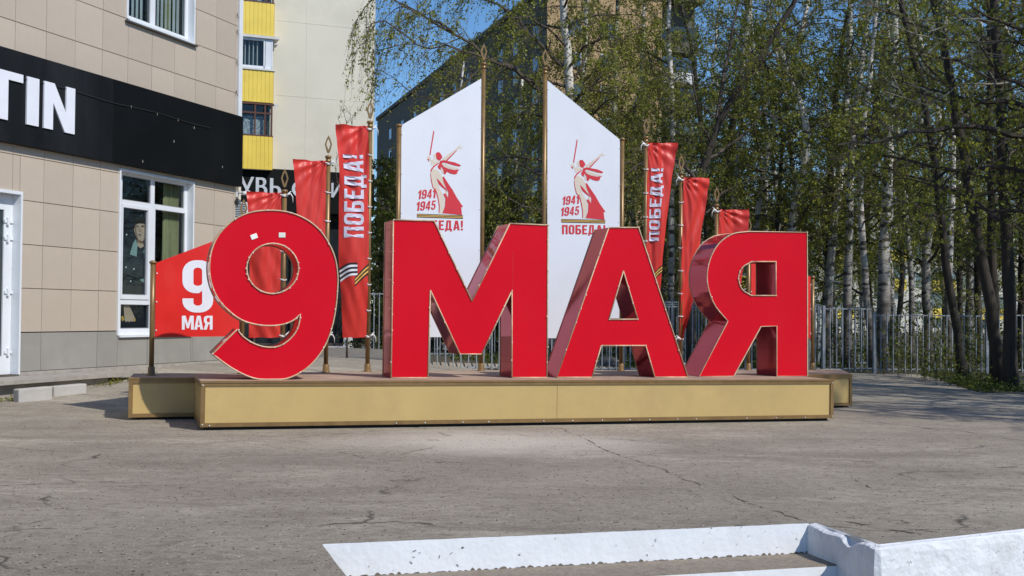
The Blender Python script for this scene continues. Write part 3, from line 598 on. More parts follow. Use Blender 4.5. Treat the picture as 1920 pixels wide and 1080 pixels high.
# ------------------------------------------------------------------ poles, boards, flags on the rear platform
BL = [onground(*p, HR) for p in ((283, 704), (610, 698.3), (688, 696.7), (902, 695.3), (1164, 695.3), (1403, 694), (1523, 693))]
def base_at(px):
    lo, hi = None, None
    for A_, C2 in zip(BL, BL[1:]):
        n = np.cross(C2 - A_, NG); Q = hit(px, 690, A_, n); t = np.dot(Q - A_, C2 - A_) / np.dot(C2 - A_, C2 - A_)
        if -.02 <= t <= 1.02 or (A_ is BL[0] and t < 0) or (C2 is BL[-1] and t > 1): break
    P = A_ + (C2 - A_) * t; return P
PG = 'bronze poles on the rear platform'
POLES = {}
def top_z(P, y):
    # height of the point above P seen at photo row y
    d = ray(960, y); Zc = None
    x = (P[0]); best = None
    n = np.array([0, 1.0, 0]); 
    lo, hi = 0, 8
    inv = R3.T
    for _ in range(40):
        mid = (lo + hi) / 2; c = inv @ (np.array([P[0], P[1], mid]) - EYE); yy = 540 + FPX * c[1] / c[2]
        if yy > y: lo = mid
        else: hi = mid
    return lo
def pole(key, px, ytip, spear, label, rad=.029):
    P = base_at(px); zt = top_z(P, ytip); zb = float(HR + gz(P[0], P[1]) * 0 - .0072 * P[0])
    t = thing('flagpole' if spear else 'board_pole', label, 'pole', (float(P[0]), float(P[1]), zb), PG)
    x, y = P[0], P[1]; zc = zt - (.295 if spear else .03)
    b = B(); b.lathe((x, y, 0), [(zb, rad), (zc, rad)], 12); b.obj('pole', BRASS, t, True)
    b = B(); b.lathe((x, y, zb), [(0, .055), (.012, .055), (.013, .042), (.10, .04), (.104, .03)], 12); b.obj('base_socket', BRASS, t, True)
    if spear:
        b = B(); b.lathe((x, y, zc), [(-.05, .031), (-.045, .038), (-.03, .038), (-.02, .03), (0, .03), (.004, .04), (.02, .043), (.034, .036), (.04, .014)], 12); b.obj('collar', BRASS, t, True)
        # open diamond leaf facing the viewer
        a = eu; o_ = [(0, .03), (.018, .05), (.046, .15), (.026, .215), (0, .265), (-.026, .215), (-.046, .15), (-.018, .05)]
        i_ = [(0, .075), (.027, .148), (.014, .195), (0, .222), (-.014, .195), (-.027, .148)]
        FP_ = Frame((x, y, zc), (*eh, 0), (*hv, 0), (0, 0, 1)); b = B(FP_); plate(b, [[(u, z + .03) for u, z in o_], [(u, z + .03) for u, z in i_]], -.009, .009); b.obj('spear_tip', BRASS, t)
    else:
        b = B(); b.lathe((x, y, zc), [(-.012, .036), (0, .044), (.014, .042), (.028, .02)], 12); b.obj('cap', BRASS, t, True)
    POLES[key] = (np.array([x, y]), zb, zt); return t
pole('b0', 284, 488, 0, 'bronze pole without a spear at the far left end, left edge of the 9 МАЯ board')
pole('s1', 453, 373, 1, 'short spear-tipped bronze pole behind the left rim of the big 9')
pole('s2', 529.5, 317, 1, 'spear-tipped bronze pole seen through the hole of the big 9')
pole('s3', 611, 254, 1, 'spear-tipped bronze pole just right of the top of the big 9')
pole('s4', 689, 190, 1, 'spear-tipped bronze pole carrying the left flag with white ПОБЕДА lettering')
pole('b5', 743.5, 232, 0, 'capped bronze pole on the left edge of the left white board')
pole('s6', 902, 82, 1, 'tallest spear-tipped bronze pole, at the right edge of the left white board')
pole('s7', 1018, 92, 1, 'tall spear-tipped bronze pole at the left edge of the right white board')
pole('b8', 1164.5, 258, 0, 'capped bronze pole on the right edge of the right white board')
pole('s9', 1209, 222, 1, 'spear-tipped bronze pole carrying the right flag with white ПОБЕДА lettering')
pole('s10', 1275.5, 290, 1, 'spear-tipped bronze pole between the letters А and Я')
pole('s11', 1342.5, 350, 1, 'spear-tipped bronze pole rising behind the bowl of Я')
pole('s12', 1403, 409, 1, 'shortest spear-tipped bronze pole behind the top edge of Я')
pole('b13', 1523.5, 517, 0, 'bronze pole without a spear at the far right end, just past Я')

def vframe(ka, kb):
    a = POLES[ka][0]; c = POLES[kb][0]; d = (c - a) / np.linalg.norm(c - a)
    return Frame((a[0], a[1], 0), (d[0], d[1], 0), (-d[1], d[0], 0), (0, 0, 1))
def board(name, label, ka, kb, pts, m, cat='board'):
    FB = vframe(ka, kb); C = []
    for x, y in pts: q = FB.px(x, y, 0); C.append((float(q[0]), float(q[2])))
    wmax = float(np.linalg.norm(POLES[kb][0] - POLES[ka][0]))
    C = [(min(max(c[0], .033), wmax - .033), c[1]) for c in C]
    mid = np.mean(C, 0); t = thing(name, label, cat, FB.M((float(mid[0]), 0, min(c[1] for c in C))))
    b = B(FB); plate(b, [C], -.008, .008); b.obj('panel', m, t)
    b = B(FB); zs = [c[1] for c in C]
    for u in (.045, wmax - .045):
        z0, z1 = min(zs) + .1, max(c[1] for c in C if abs(c[0] - u) < .3 or True)
        col = sorted(c[1] for c in C if abs(c[0] - u) < .25); 
        if len(col) < 2: continue
        n = max(2, int((col[-1] - col[0]) / .55))
        for k in range(n + 1):
            z = col[0] + .08 + (col[-1] - col[0] - .2) * k / n; b.tube([(u, -.008, z), (u, -.016, z)], .008, 6)
    if b.v: tagk(b.obj('bolt', TIE, t), 'stuff')
    return t, FB
def emblem(t, FB, org, sc, ox, oy, k, off):
    """print drawn in the left board's own plane; (ox, oy) shift in metres"""
    pass
bl, FBL = board('white_board', 'left white board with slanted top, victory emblem half hidden by М', 'b5', 's6', [(749, 234.5), (902, 147.5), (902, 632), (749, 632)], WHITEB)
br, FBR = board('white_board', 'right white board with slanted top, mirror image shape, above М and А', 's7', 'b8', [(1026, 151), (1162, 262), (1162, 634), (1026, 634)], WHITEB)
bl['group'] = br['group'] = 'white emblem boards'
EM = {'beige': [
  [(146, 318), (150, 338), (166, 332), (178, 346), (184, 366), (187, 392), (205, 392), (244, 371), (262, 352), (256, 342), (240, 342), (232, 352), (214, 352), (206, 332), (196, 346), (186, 342), (184, 322), (166, 306)],
  [(206, 296), (224, 284), (233, 300), (230, 322), (237, 338), (222, 344), (210, 330)],
  [(290, 330), (330, 300), (400, 255), (438, 216), (464, 211), (452, 228), (490, 231), (462, 238), (428, 242), (380, 286), (325, 342), (296, 348)],
  [(190, 436), (181, 470), (188, 530), (202, 590), (236, 625), (250, 690), (262, 760), (259, 832), (291, 832), (306, 770), (309, 700), (292, 655), (263, 600), (248, 560), (236, 515), (262, 540), (300, 590), (322, 610), (300, 545), (290, 500), (262, 452), (232, 428), (212, 424)],
  [(300, 372), (345, 392), (400, 410), (440, 414), (430, 432), (385, 428), (330, 418), (303, 402), (288, 382)],
  [(276, 410), (288, 415), (292, 452), (300, 478), (284, 464), (276, 440)],
  [(352, 690), (366, 735), (384, 760), (384, 805), (370, 822), (368, 775), (356, 735)],
  [(388, 682), (402, 715), (424, 752), (462, 758), (468, 770), (420, 772), (404, 745)],
  [(318, 615), (334, 640), (340, 690), (330, 680), (316, 650)]],
 'red': [
  [(206, 76), (212, 76), (214, 92), (180, 300), (172, 300), (172, 284)],
  [(150, 338), (166, 333), (170, 362), (162, 352)],
  [(229, 284), (240, 272), (262, 274), (276, 290), (290, 318), (280, 332), (270, 348), (250, 346), (236, 330), (232, 308)],
  [(325, 345), (380, 290), (428, 246), (420, 262), (372, 312), (335, 352), (322, 352)],
  [(182, 432), (205, 400), (246, 372), (266, 366), (240, 388), (212, 412), (196, 432), (180, 466)],
  [(268, 352), (300, 345), (352, 356), (404, 366), (444, 384), (461, 394), (449, 404), (400, 396), (350, 380), (300, 366), (282, 378), (300, 406), (340, 424), (400, 436), (442, 432), (455, 424), (430, 448), (424, 470), (400, 478), (360, 468), (334, 452), (314, 478), (302, 468), (296, 430), (276, 404), (272, 436), (252, 420), (246, 400), (262, 376)],
  [(290, 500), (302, 496), (340, 556), (385, 622), (422, 690), (480, 776), (462, 778), (470, 850), (290, 833), (312, 770), (316, 700), (298, 655), (318, 652), (342, 694), (344, 640), (324, 600), (300, 548)],
  [(236, 512), (262, 536), (300, 584), (326, 612), (334, 640), (318, 620), (280, 590), (256, 566)],
  [(178, 470), (182, 470), (190, 530), (204, 590), (240, 640), (254, 700), (266, 770), (262, 832), (256, 832), (258, 770), (246, 700), (232, 642), (198, 592), (184, 532)]]}
def print_on(FB, conv, root, shift):
    conv3 = lambda P: [tuple(np.array(conv(*p)) + shift) for p in P]
    fig = None
    for nm, m, d in (('emblem_figure', PBEI, -.0095), ('emblem_drapery', PRED, -.011)):
        b = B(FB)
        for k_, C in enumerate(EM['beige' if nm == 'emblem_figure' else 'red']): vo, fo = fill([conv3(C)]); b.add([(p[0], d - k_ * .00012, p[1]) for p in vo], fo)
        b.obj(nm, m, root)
    for txt, x0, x1, y0, y1, sl in (('1941', 62, 232, 705, 622, .12), ('1945', 47, 232, 812, 728, .12), ('ПОБЕДА!', 62, 478, 984, 896, 0)):
        cs, wd = word(txt, .10, sl); b = B(FB)
        C = [conv3([(x0 + (a / (wd + sl)) * (x1 - x0), (y0 + (y1 - y0) * b_) - (12 * a / wd if sl else -6 * a / wd)) for a, b_ in c]) for c in cs]
        vo, fo = fill(C); b.add([(p[0], -.0125, p[1]) for p in vo], fo); b.obj('lettering', PRED, root)
    for k_ in range(5):
        a = 838 + k_ * 6.6; C = conv3([(55, a), (478, a + 14), (478, a + 20.6), (55, a + 6.6)]); b = B(FB); b.add([(p[0], -.0125, p[1]) for p in C], [(0, 1, 2, 3)]); b.obj('ribbon_stripe', PBLK if k_ % 2 == 0 else PGLD, root)
convL = lambda x, y: (lambda q: (float(q[0]), float(q[2])))(FBL.px(770 + x / 4.907, 230 + y / 4.907, 0))
print_on(FBL, convL, bl, np.zeros(2))
# the same print on the right board, set from its ribbon's left end
qa = np.array(convL(55, 840)); qb = FBR.px(1052, 411, 0); print_on(FBR, convL, br, np.array([qb[0], qb[2]]) - qa)

# red 9 МАЯ boards at both ends
def nine_may(label, ka, kb, pts, px9):
    t, FB = board('red_board', label, ka, kb, pts, PRED2)
    (x0, x1, y0, y1), (u0, u1, v0, v1) = px9
    for txt, a0, a1, c0, c1 in (('9', x0, x1, y1, y0), ('МАЯ', u0, u1, v1, v0)):
        cs, wd = word(txt, .03); b = B(FB)
        C = []
        for c in cs:
            L = []
            for a, h in c: q = FB.px(a0 + (a1 - a0) * a / wd, c0 + (c1 - c0) * h, 0); L.append((float(q[0]), float(q[2])))
            C.append(L)
        vo, fo = fill(C); b.add([(p[0], -.0105, p[1]) for p in vo], fo); b.obj('digit' if txt == '9' else 'lettering', PWHT, t)
    t['group'] = 'red 9 МАЯ boards at the platform ends'
    return t
nine_may('red board with white 9 МАЯ at the left end, partly behind the big 9', 'b0', 's1', [(289, 493), (448, 434), (448, 630.5), (289, 632)], ((341.5, 399, 488, 586), (340.5, 398, 592, 618)))
nine_may('red board at the right end, only its edge showing between Я and the last pole', 's12', 'b13', [(1408, 455), (1519, 519), (1519, 635), (1408, 634)], ((1434, 1484, 508, 590), (1434, 1484, 598, 622)))

# flags
def interp(xs, ys, y): return float(np.interp(y, xs, ys))
FLG = 'red vertical flags on spear-tipped poles'
def flag(key, label, ys, xl, xr, y0, y1, side, text=None, ribbon=None, seed=1, amp=.045, tilt=0.0):
    P, zb, zt = POLES[key]; FB = Frame((P[0], P[1], 0), (*eh, 0), (*hv, 0), (0, 0, 1)); q_ = random.Random(seed)
    ph = [q_.uniform(0, 6.28) for _ in range(8)]
    def surf(s, t, off=0.0):
        yy = y0 + (y1 - y0) * t + tilt * (s if side == 'r' else 1 - s) * (1 - t)
        x = interp(ys, xl, yy) * (1 - s) + interp(ys, xr, yy) * s; q = FB.px(x, yy, -.02)
        sp = (1 - s) if side == 'r' else s                         # distance from the pole
        wv = amp * sp * (1.0 * math.sin(3.4 * sp + 3.0 * t + ph[0]) + .5 * math.sin(5 * sp - 6.5 * t + ph[1])) \
           + amp * .26 * math.sin(11 * sp + 13 * t + ph[2] + 1.5 * math.sin(4 * t + ph[4])) * (.35 + sp) * (.5 + .5 * math.sin(5 * t + ph[3])) \
           + amp * .20 * math.sin(19 * sp - 17 * t + ph[3] + 2 * math.sin(3 * sp)) * math.exp(-t * 2.0) + amp * .16 * math.sin(14 * sp + 29 * t + ph[4]) * (.2 + t) * math.sin(7 * t + ph[5])
        # gather folds radiating from the tie at the top
        wv += amp * .34 * math.exp(-t * 10) * math.sin(22 * math.atan2(sp + .05, t * 4 + .05) + ph[5])
        return (q[0], -.03 + wv - off, q[2] + .004 * math.sin(12 * sp + ph[6]))
    root = thing('flag', label, 'flag', (float(P[0]), float(P[1]), float(FB.w(surf(.5, 1))[2])), FLG)
    ns, n_t = 36, 110; b = B(FB)
    b.add([surf(i / ns, j / n_t) for j in range(n_t + 1) for i in range(ns + 1)], [(j * (ns + 1) + i, j * (ns + 1) + i + 1, (j + 1) * (ns + 1) + i + 1, (j + 1) * (ns + 1) + i) for j in range(n_t) for i in range(ns)])
    b.obj('cloth', FLAG, root, True)
    if text:
        (s_top, s_base, t_a, t_b) = text; cs, wd = word('ПОБЕДА!', .09); C = [[(t_a + (t_b - t_a) * a / wd, s_base + (s_top - s_base) * h) for a, h in c] for c in cs]
        vo, fo = fill([[(a, s * .25) for a, s in c] for c in C], .006)
        b = B(FB); b.add([surf(p[1] * 4, p[0], .007) for p in vo], fo); b.obj('lettering', FLAGW, root, True)
    if ribbon:
        for segs, cols in ribbon:
            n = len(cols)
            for k_, cm in enumerate(cols):
                b = B(FB); m_ = 12; V = []
                for i in range(m_ + 1):
                    f_ = i / m_; top = [segs[0][0] * (1 - f_) + segs[1][0] * f_, segs[0][1] * (1 - f_) + segs[1][1] * f_ - segs[4] * math.sin(f_ * 3.14)]
                    bot = [segs[3][0] * (1 - f_) + segs[2][0] * f_, segs[3][1] * (1 - f_) + segs[2][1] * f_ - segs[4] * math.sin(f_ * 3.14)]
                    for g_ in (k_ / n, (k_ + 1) / n):
                        s = top[0] * (1 - g_) + bot[0] * g_; t = top[1] * (1 - g_) + bot[1] * g_; V.append(surf(s, t, .007))
                b.add(V, [(2 * i, 2 * i + 1, 2 * i + 3, 2 * i + 2) for i in range(m_)]); b.obj('ribbon_stripe', cm, root, True)
    # plastic rings holding the edge to the pole and the knotted tie at the top
    zt_, zb_ = surf(1 if side == 'r' else 0, 0)[2], surf(1 if side == 'r' else 0, 1)[2]
    n = max(3, int((zt_ - zb_) / .33))
    for k_ in range(n + 1):
        z = zt_ - .03 - (zt_ - zb_ - .05) * k_ / n; b = B(FB)
        big = k_ in (0, n)
        b.tube([(.036 * math.cos(a), .036 * math.sin(a), z + .01 * math.sin(a)) for a in np.linspace(0, 6.28, 13)[:-1]], .006 if not big else .011, 5, closed=True)
        e = surf(.96 if side == 'r' else .04, min(1, max(0, (zt_ - z) / (zt_ - zb_)))); b.tube([(0, -.036, z), (e[0], e[1] - .006, z + .005)], .005 if not big else .008, 5)
        if big:
            sgn = 1 if side == 'r' else -1
            b.tube([(sgn * .02, -.04, z), (sgn * .07, -.05, z + .02), (sgn * .095, -.045, z - .02), (sgn * .10, -.04, z - .09)], [.01, .009, .007, .004], 5); b.tube([(sgn * .02, -.04, z), (sgn * .08, -.03, z + .055)], [.012, .004], 5)
        b.obj('tie', TIE, root, True)
    return root
yy = [230, 330, 480, 560, 598, 640]
CW = [PBLK, PWHT, PBLK, PWHT, PBLK, PWHT]; CGd = [PBLK, PGLD, PBLK, PGLD, PBLK]
flag('s4', 'left flag with white ПОБЕДА lettering and a striped ribbon, right of the big 9', yy, [627, 635, 635.5, 641, 642, 643], [690, 692, 691, 689, 688, 686], 234, 633, 'r', text=(.16, .82, .53, .138),
     ribbon=[((-.0, .685, ), CW)] and [(((.0, .672), (.60, .645), (.60, .704), (.0, .738), .008), CW), (((.50, .715), (1.0, .650), (1.0, .70), (.50, .757), -.0), CGd)], seed=4, tilt=3)
flag('s3', 'plain red flag between the top of the big 9 and the left lettered flag', [299, 350, 420, 640], [547, 553, 557, 556], [612, 611, 610, 607], 299, 633, 'r', seed=8, tilt=3)
flag('s2', 'plain red flag mostly behind the big 9, its middle seen through the hole', [359, 400, 500, 640], [461, 465, 468, 467], [527, 527, 526, 525], 359, 633, 'r', seed=13, tilt=3)
flag('s9', 'right flag with white ПОБЕДА lettering, rising behind the letter А', [268, 340, 400, 480, 560, 640], [1214, 1213, 1212, 1211, 1210, 1210], [1268, 1257, 1250, 1241, 1236, 1232], 268, 633, 'l', text=(.14, .62, .505, .13),
     ribbon=[(((.2, .685), (1.0, .625), (1.0, .665), (.2, .73), 0.0), CGd)], seed=21, amp=.05)
flag('s10', 'plain red flag twisted to a point, hanging between А and Я', [333, 420, 540, 590, 620, 640], [1280, 1278, 1276, 1275, 1274, 1273], [1333, 1322, 1304, 1290, 1281, 1276], 333, 638, 'l', seed=5, amp=.055, tilt=0)
flag('s11', 'shortest plain red flag showing above the top of Я', [393, 440, 540, 640], [1348, 1347, 1346, 1345], [1402, 1398, 1388, 1380], 393, 633, 'l', seed=31, amp=.05)

# ------------------------------------------------------------------ left shop building
PHI = math.radians(19.7)
FA = Frame((-4.96, 21.2, 0), (-math.sin(PHI), -math.cos(PHI), 0), (-math.cos(PHI), math.sin(PHI), 0), (0, 0, 1))   # s towards the viewer, second axis into the wall
def fp(x, y, d=0.0): q = FA.px(x, y, d); return float(q[0]), float(q[2])
shop = thing('shop_building', 'beige tiled shop building with white windows at the left edge', 'building', FA.M((4, 3, 0)))
ZB, ZP, PT = .10, .945, .608
wins = {'up': (1.45, 3.19, 5.809, 7.35), 'low': (1.40, 3.30, .87, 3.43)}
door = (5.405, 7.4, .37, 2.84)
rects = [wins['up'], wins['low'], door]
rc = lambda r: [(r[0], r[2]), (r[1], r[2]), (r[1], r[3]), (r[0], r[3])]
b = B(FA); vo, fo = fill([[(.10, ZB), (22, ZB), (22, 12), (.10, 12)]] + [rc(r) for r in rects]); b.add([(p[0], .022, p[1]) for p in vo], fo)
b.add([(.10, .022, ZB), (.10, 14, ZB), (.10, 14, 12), (.10, .022, 12)], [(0, 1, 2, 3)]); b.add([(.1, .022, 12), (22, .022, 12), (22, 14, 12), (.1, 14, 12)], [(0, 1, 2, 3)]); b.add([(.1, 14, ZB), (22, 14, ZB), (22, 14, 12), (.1, 14, 12)], [(0, 1, 2, 3)])
b.obj('wall', GROUT, shop)
def tile_ok(a, c, z0, z1): return True
tmesh = {}
def tile(a, c, z0, z1, m, nm):
    """place one tile clipped around the openings"""
    segs = [(a, c, z0, z1)]
    for r in rects:
        new = []
        for (p, q, u, v) in segs:
            if q <= r[0] or p >= r[1] or v <= r[2] or u >= r[3]: new.append((p, q, u, v)); continue
            if p < r[0]: new.append((p, r[0], u, v))
            if q > r[1]: new.append((r[1], q, u, v))
            s0, s1 = max(p, r[0]), min(q, r[1])
            if u < r[2]: new.append((s0, s1, u, r[2]))
            if v > r[3]: new.append((s0, s1, r[3], v))
        segs = new
    for (p, q, u, v) in segs:
        if q - p < .03 or v - u < .03: continue
        key = (nm, round(q - p, 3), round(v - u, 3))
        if key not in tmesh:
            bb = B(); g = .004; bb.bbox((g, -.008, g), (q - p - g, .012, v - u - g), .003); tmesh[key] = mesh_data(nm, bb.v, bb.f, m)
        o = bpy.data.objects.new(nm, tmesh[key]); COL.objects.link(o); o.parent = shop
        j = .0012; M_ = FA.M((p, .006 + rng.uniform(-j, j), u)); o.matrix_basis = wmat(shop).inverted() @ M_
js = [.10] + [.17 + .597 * k for k in range(0, 21)]
for k in range(10):
    z0 = ZP + PT * k; z1 = z0 + PT
    if z0 > 7.2: break
    if z0 >= 3.45 and z1 < 4.65: continue
    for a, c in zip(js, js[1:]):
        tile(a, c, z0, z1, TILE, 'facade_tile')
for a, c in zip([.10, 1.36, 2.57, 3.767, 4.95, 7.4, 8.6, 9.8, 11], [1.36, 2.57, 3.767, 4.95, 5.405, 8.6, 9.8, 11, 12.1]): tile(a, c, .40, ZP - .006, PLINTH, 'plinth_tile')
B(FA).box((.10, -.002, ZB), (5.405, .02, .398)).obj('footing', CONC, shop)
# corner strip / cable duct
b = B(FA); b.box((-.02, -.03, 4.78), (.095, .06, 12)); b.obj('corner_duct', UPVC, shop)
b = B(FA)
for z in (5.75, 5.2, 6.3, 6.6): b.tube([(.13, -.012, z + .05), (.17, -.03, z), (.13, -.03, z - .05)], .006, 5)
tagk(b.obj('cable_clip', BWOOD, shop), 'stuff')
# downpipe of the paler corner column
B(FA).box((-.10, .02, 3.2), (-.022, .2, 12)).obj('corner_column', CREAM, shop)

def win_unit(name, r, rec, bars, fill_in, label=None):
    s0, s1, z0, z1 = r
    w_ = B(FA); t_ = .055
    # reveals from the facade into the wall and the projecting white casing
    w_.box((s0 - .03, -.02, z0), (s0 + .004, rec, z1 + .03)); w_.box((s1 - .004, -.02, z0), (s1 + .03, rec, z1 + .03)); w_.box((s0 + .004, -.02, z1 - .004), (s1 - .004, rec, z1 + .03))
    w_.box((s0 + .004, -.045, z0 - .03), (s1 - .004, rec, z0 + .004))
    o = w_.obj(name, UPVC, shop)
    if label: o['label'] = label
    return o
rec = .15
# lower window: bars traced on the recessed plane
def R_(x0, y0, x1, y1, d=rec - .045):
    xm, ym = (x0 + x1) / 2, (y0 + y1) / 2
    a = fp(x0, ym, d)[0]; c = fp(x1, ym, d)[0]; u = fp(xm, y1, d)[1]; v = fp(xm, y0, d)[1]; return (min(a, c), max(a, c), min(u, v), max(u, v))
panesL = [R_(229.5, 327, 283, 377), R_(290, 338, 345.5, 388), R_(229, 391, 275.5, 553), R_(290, 392, 345.5, 600), R_(226, 571, 280, 616)]
# recompute on true heights so rows line up
pl = [list(p) for p in panesL]
zT = 3.38; s_in, s_out = wins['low'][0] + .004, wins['low'][1] - .004
pl[0][3] = pl[1][3] = zT; zrow = (pl[0][2] + pl[1][2]) / 2; pl[0][2] = pl[1][2] = zrow
zlow = zrow - .10; pl[2][3] = zlow - .02; pl[3][3] = zlow + .02
sides = [(p[0], p[1], p[2], p[3]) for p in pl]
def frame_from_panes(name, r, panes, label):
    cs = [rc(r)] + [rc(p) for p in panes]
    o = win_unit(name, r, rec, [], None, label)
    b = B(FA); plate(b, cs, rec - .045, rec + .015); b.obj('frame', UPVC, o)
    for p in panes:
        b = B(FA); b.box((p[0] - .004, rec - .016, p[2] - .004), (p[1] + .004, rec - .010, p[3] + .004)); b.obj('pane', GLASS, o)
        b = B(FA); g = .012
        plate(b, [rc((p[0] - .0, p[1] + .0, p[2] - .0, p[3] + .0)), rc((p[0] + g, p[1] - g, p[2] + g, p[3] - g))], rec - .03, rec - .018); b.obj('glazing_bead', mat('gasket_grey', (.2, .2, .2), .6) if 'gasket_grey' not in MATS else MATS['gasket_grey'], o)
    return o
rL = (s_in, s_out, wins['low'][2] + .004, wins['low'][3] - .004)
wl = frame_from_panes('window', rL, sides, 'tall shop window with a fashion poster, five white framed panes')
# sash outline ridge on the opening leaf
p = sides[2]; b = B(FA); plate(b, [rc((p[0] - .06, p[1] + .03, p[2] - .07, p[3] + .05)), rc((p[0] - .002, p[1] + .002, p[2] - .002, p[3] + .002))], rec - .06, rec - .046); b.obj('sash', UPVC, wl)
# interior
b = B(FA)
for (a, c, u, v) in ((s_in - .3, s_out + .3, .6, 3.6), (1.2, 3.4, 5.5, 7.6), (5.3, 7.5, .3, 3.0)):
    b.add([(a, .7, u), (c, .7, u), (c, .7, v), (a, .7, v), (a, rec + .03, u), (c, rec + .03, u), (c, rec + .03, v), (a, rec + .03, v)], [(0, 3, 2, 1), (0, 1, 5, 4), (1, 2, 6, 5), (2, 3, 7, 6), (3, 0, 4, 7)])
b.obj('room_interior', INT, shop)
a, c, u, v = sides[3]; b = B(FA); ss = np.linspace(a - .02, a + (c - a) * .5, 22)
b.add([(s_, rec + .09 + .025 * math.sin(i * 1.9), z) for z in (u, sides[1][3]) for i, s_ in enumerate(ss)], [(i, i + 1, i + 23, i + 22) for i in range(21)]); b.obj('curtain', CURT, wl, True)
# upper window
wu = wins['up']; d_ = rec - .045
spl = fp(287, 20, d_)[0]
panesU = [(wu[0] + .09, spl - .06, wu[2] + .10, 7.2), (spl + .07, wu[1] - .10, wu[2] + .10, 7.2)]
wup = frame_from_panes('window', (wu[0] + .004, wu[1] - .004, wu[2] + .004, wu[3] - .004), panesU, 'upper white window with vertical blinds, cut off by the top of the picture')
b = B(FA); B(FA).box((wu[0] - .06, -.06, wu[2] - .055), (wu[1] + .06, .05, wu[2] - .03)).obj('sill', mat('sill_dark', (.08, .075, .07), .5), wup)
b = B(FA); q_ = random.Random(2)
for k in range(15):
    s_ = wu[0] + .14 + k * .108; 
    if k in (8,): continue
    dx = .018 + .02 * q_.random()
    b.add([(s_ - dx, rec + .07, wu[2] + .06), (s_ + dx, rec + .07, wu[2] + .06), (s_ + dx, rec + .07, 7.3), (s_ - dx, rec + .07, 7.3)], [(0, 1, 2, 3)])
tagk(b.obj('blind_slat', BLIND, wup), 'stuff')
b = B(FA); ss = np.linspace(wu[0] + .1, wu[0] + .45, 12); b.add([(s_, rec + .13 + .02 * math.sin(i * 2.1), z) for z in (wu[2] + .03, 7.3) for i, s_ in enumerate(ss)], [(i, i + 1, i + 13, i + 12) for i in range(11)]); b.obj('curtain', CURT, wup, True)
# door
dr = B(FA); dr.box((door[0] - .03, -.03, door[2]), (door[0] + .004, .16, door[3] + .04)); dr.box((door[0] + .004, -.03, door[3] - .004), (door[1], .16, door[3] + .04)); drr = dr.obj('door', UPVC, shop); drr['label'] = 'white framed shop door at the left picture edge'
sx = fp(4, 500, .13)[0]
b = B(FA); plate(b, [rc((door[0] + .006, door[1] - .004, door[2], door[3] - .006)), rc((sx, sx + .62, .62, 2.62))], .11, .16); b.obj('door_leaf', UPVC, drr)
b = B(FA); b.box((sx - .004, .13, .616), (sx + .624, .136, 2.624)); b.obj('pane', DGLASS, drr)
for y in (415, 447, 548, 660):
    s_, z_ = fp(14, y, .1); b = B(FA); b.box((s_ - .02, .075, z_ - .05), (s_ + .02, .109, z_ + .05)); b.box((s_ - .10, .09, z_ - .02), (s_ + .06, .108, z_ + .02)); b.obj('hinge', UPVC, drr)
# porch slab and loose kerb blocks
FS = FA
b = B(FS); slabp = [(3.85, -.02), (3.55, -.62), (5.0, -.66), (7, -.70), (9.5, -.70), (9.5, -.02)]
plate(b, [slabp], .345, .29, 'xy'); o = b.obj('porch_slab', CONC); o['label'] = 'thin worn concrete slab in front of the shop door'; o['category'] = 'slab'
b = B(FS); b.box((4.2, -.55, .05), (9.5, -.02, .288)); tagk(b.obj('porch_base', CONC), 'structure')
def kerbblock(x0, x1, y0, y1, lb):
    A_ = onground(x0, y1, .10); C2 = onground(x1, y1 - 6, .12); d = C2 - A_; L = float(np.linalg.norm(d)); d = d / L
    n = np.cross([0, 0, 1], d); FQ = Frame(A_ - np.array([0, 0, .04]), d, n, (0, 0, 1)); c = .02
    b = B(FQ); b.box((0, 0, -.06), (L, .14, .14)); 
    V = np.array(b.v); o = b.obj('kerb_block', mat('kerb_grey', (.45, .43, .40), .9, dirt=(.25, .23, .2), damt=.6, bump=.4, bscale=30) if 'kerb_grey' not in MATS else MATS['kerb_grey']); o['label'] = lb; o['category'] = 'kerb block'; o['group'] = 'loose kerb blocks below the porch slab'
    m_ = o.modifiers.new('bev', 'BEVEL'); m_.width = .015; m_.segments = 2
kerbblock(35, 99, 723, 745, 'left loose grey kerb block under the porch slab edge')
kerbblock(101, 163, 720, 739, 'right loose grey kerb block under the porch slab edge')

# black sign band
sg = thing('shop_sign', 'long black sign band with white TIN letters along the shop facade', 'sign', FA.M((3.5, -.1, 3.51)))
for a, c, m in ((.055, 3.62, SIGNB), (3.625, 4.45, SIGNB2), (4.455, 8.2, SIGNB2)):
    B(FA).bbox((a, -.11, 3.51), (c, -.0, 4.775), .004).obj('panel', m, sg)
for txt, x0, x1, yt, yb in (('T', -45, 42, 122, 221), ('I', 51, 72, 144, 238), ('N', 83, 139.5, 153, 249)):
    sa, za = fp(x0, yt, -.13); sb, zb_ = fp(x1, yb, -.13); z0, z1 = 3.80, 4.46
    cs, wd = word(txt); C = [[(sa + (sb - sa) * p[0] / wd, z0 + (z1 - z0) * p[1]) for p in c] for c in cs]
    b = B(FA); plate(b, C, -.135, -.111); b.obj('letter', PWHT, sg)
b = B(FA); b.tube([(s_, -.122, 4.42 - .0 * s_ + .012 * math.sin(s_ * 3)) for s_ in np.linspace(1.1, 6.5, 30)], .006, 5); b.obj('cable', DARKM, sg)
b = B(FA)
for s_, z_ in ((1.55, 4.36), (2.0, 4.42), (2.55, 4.43), (3.2, 4.43), (2.1, 4.05), (2.9, 3.62), (.7, 3.8)): b.box((s_, -.119, z_ - .03), (s_ + .010, -.111, z_ + .01))
tagk(b.obj('fixing', CONC, sg), 'stuff')
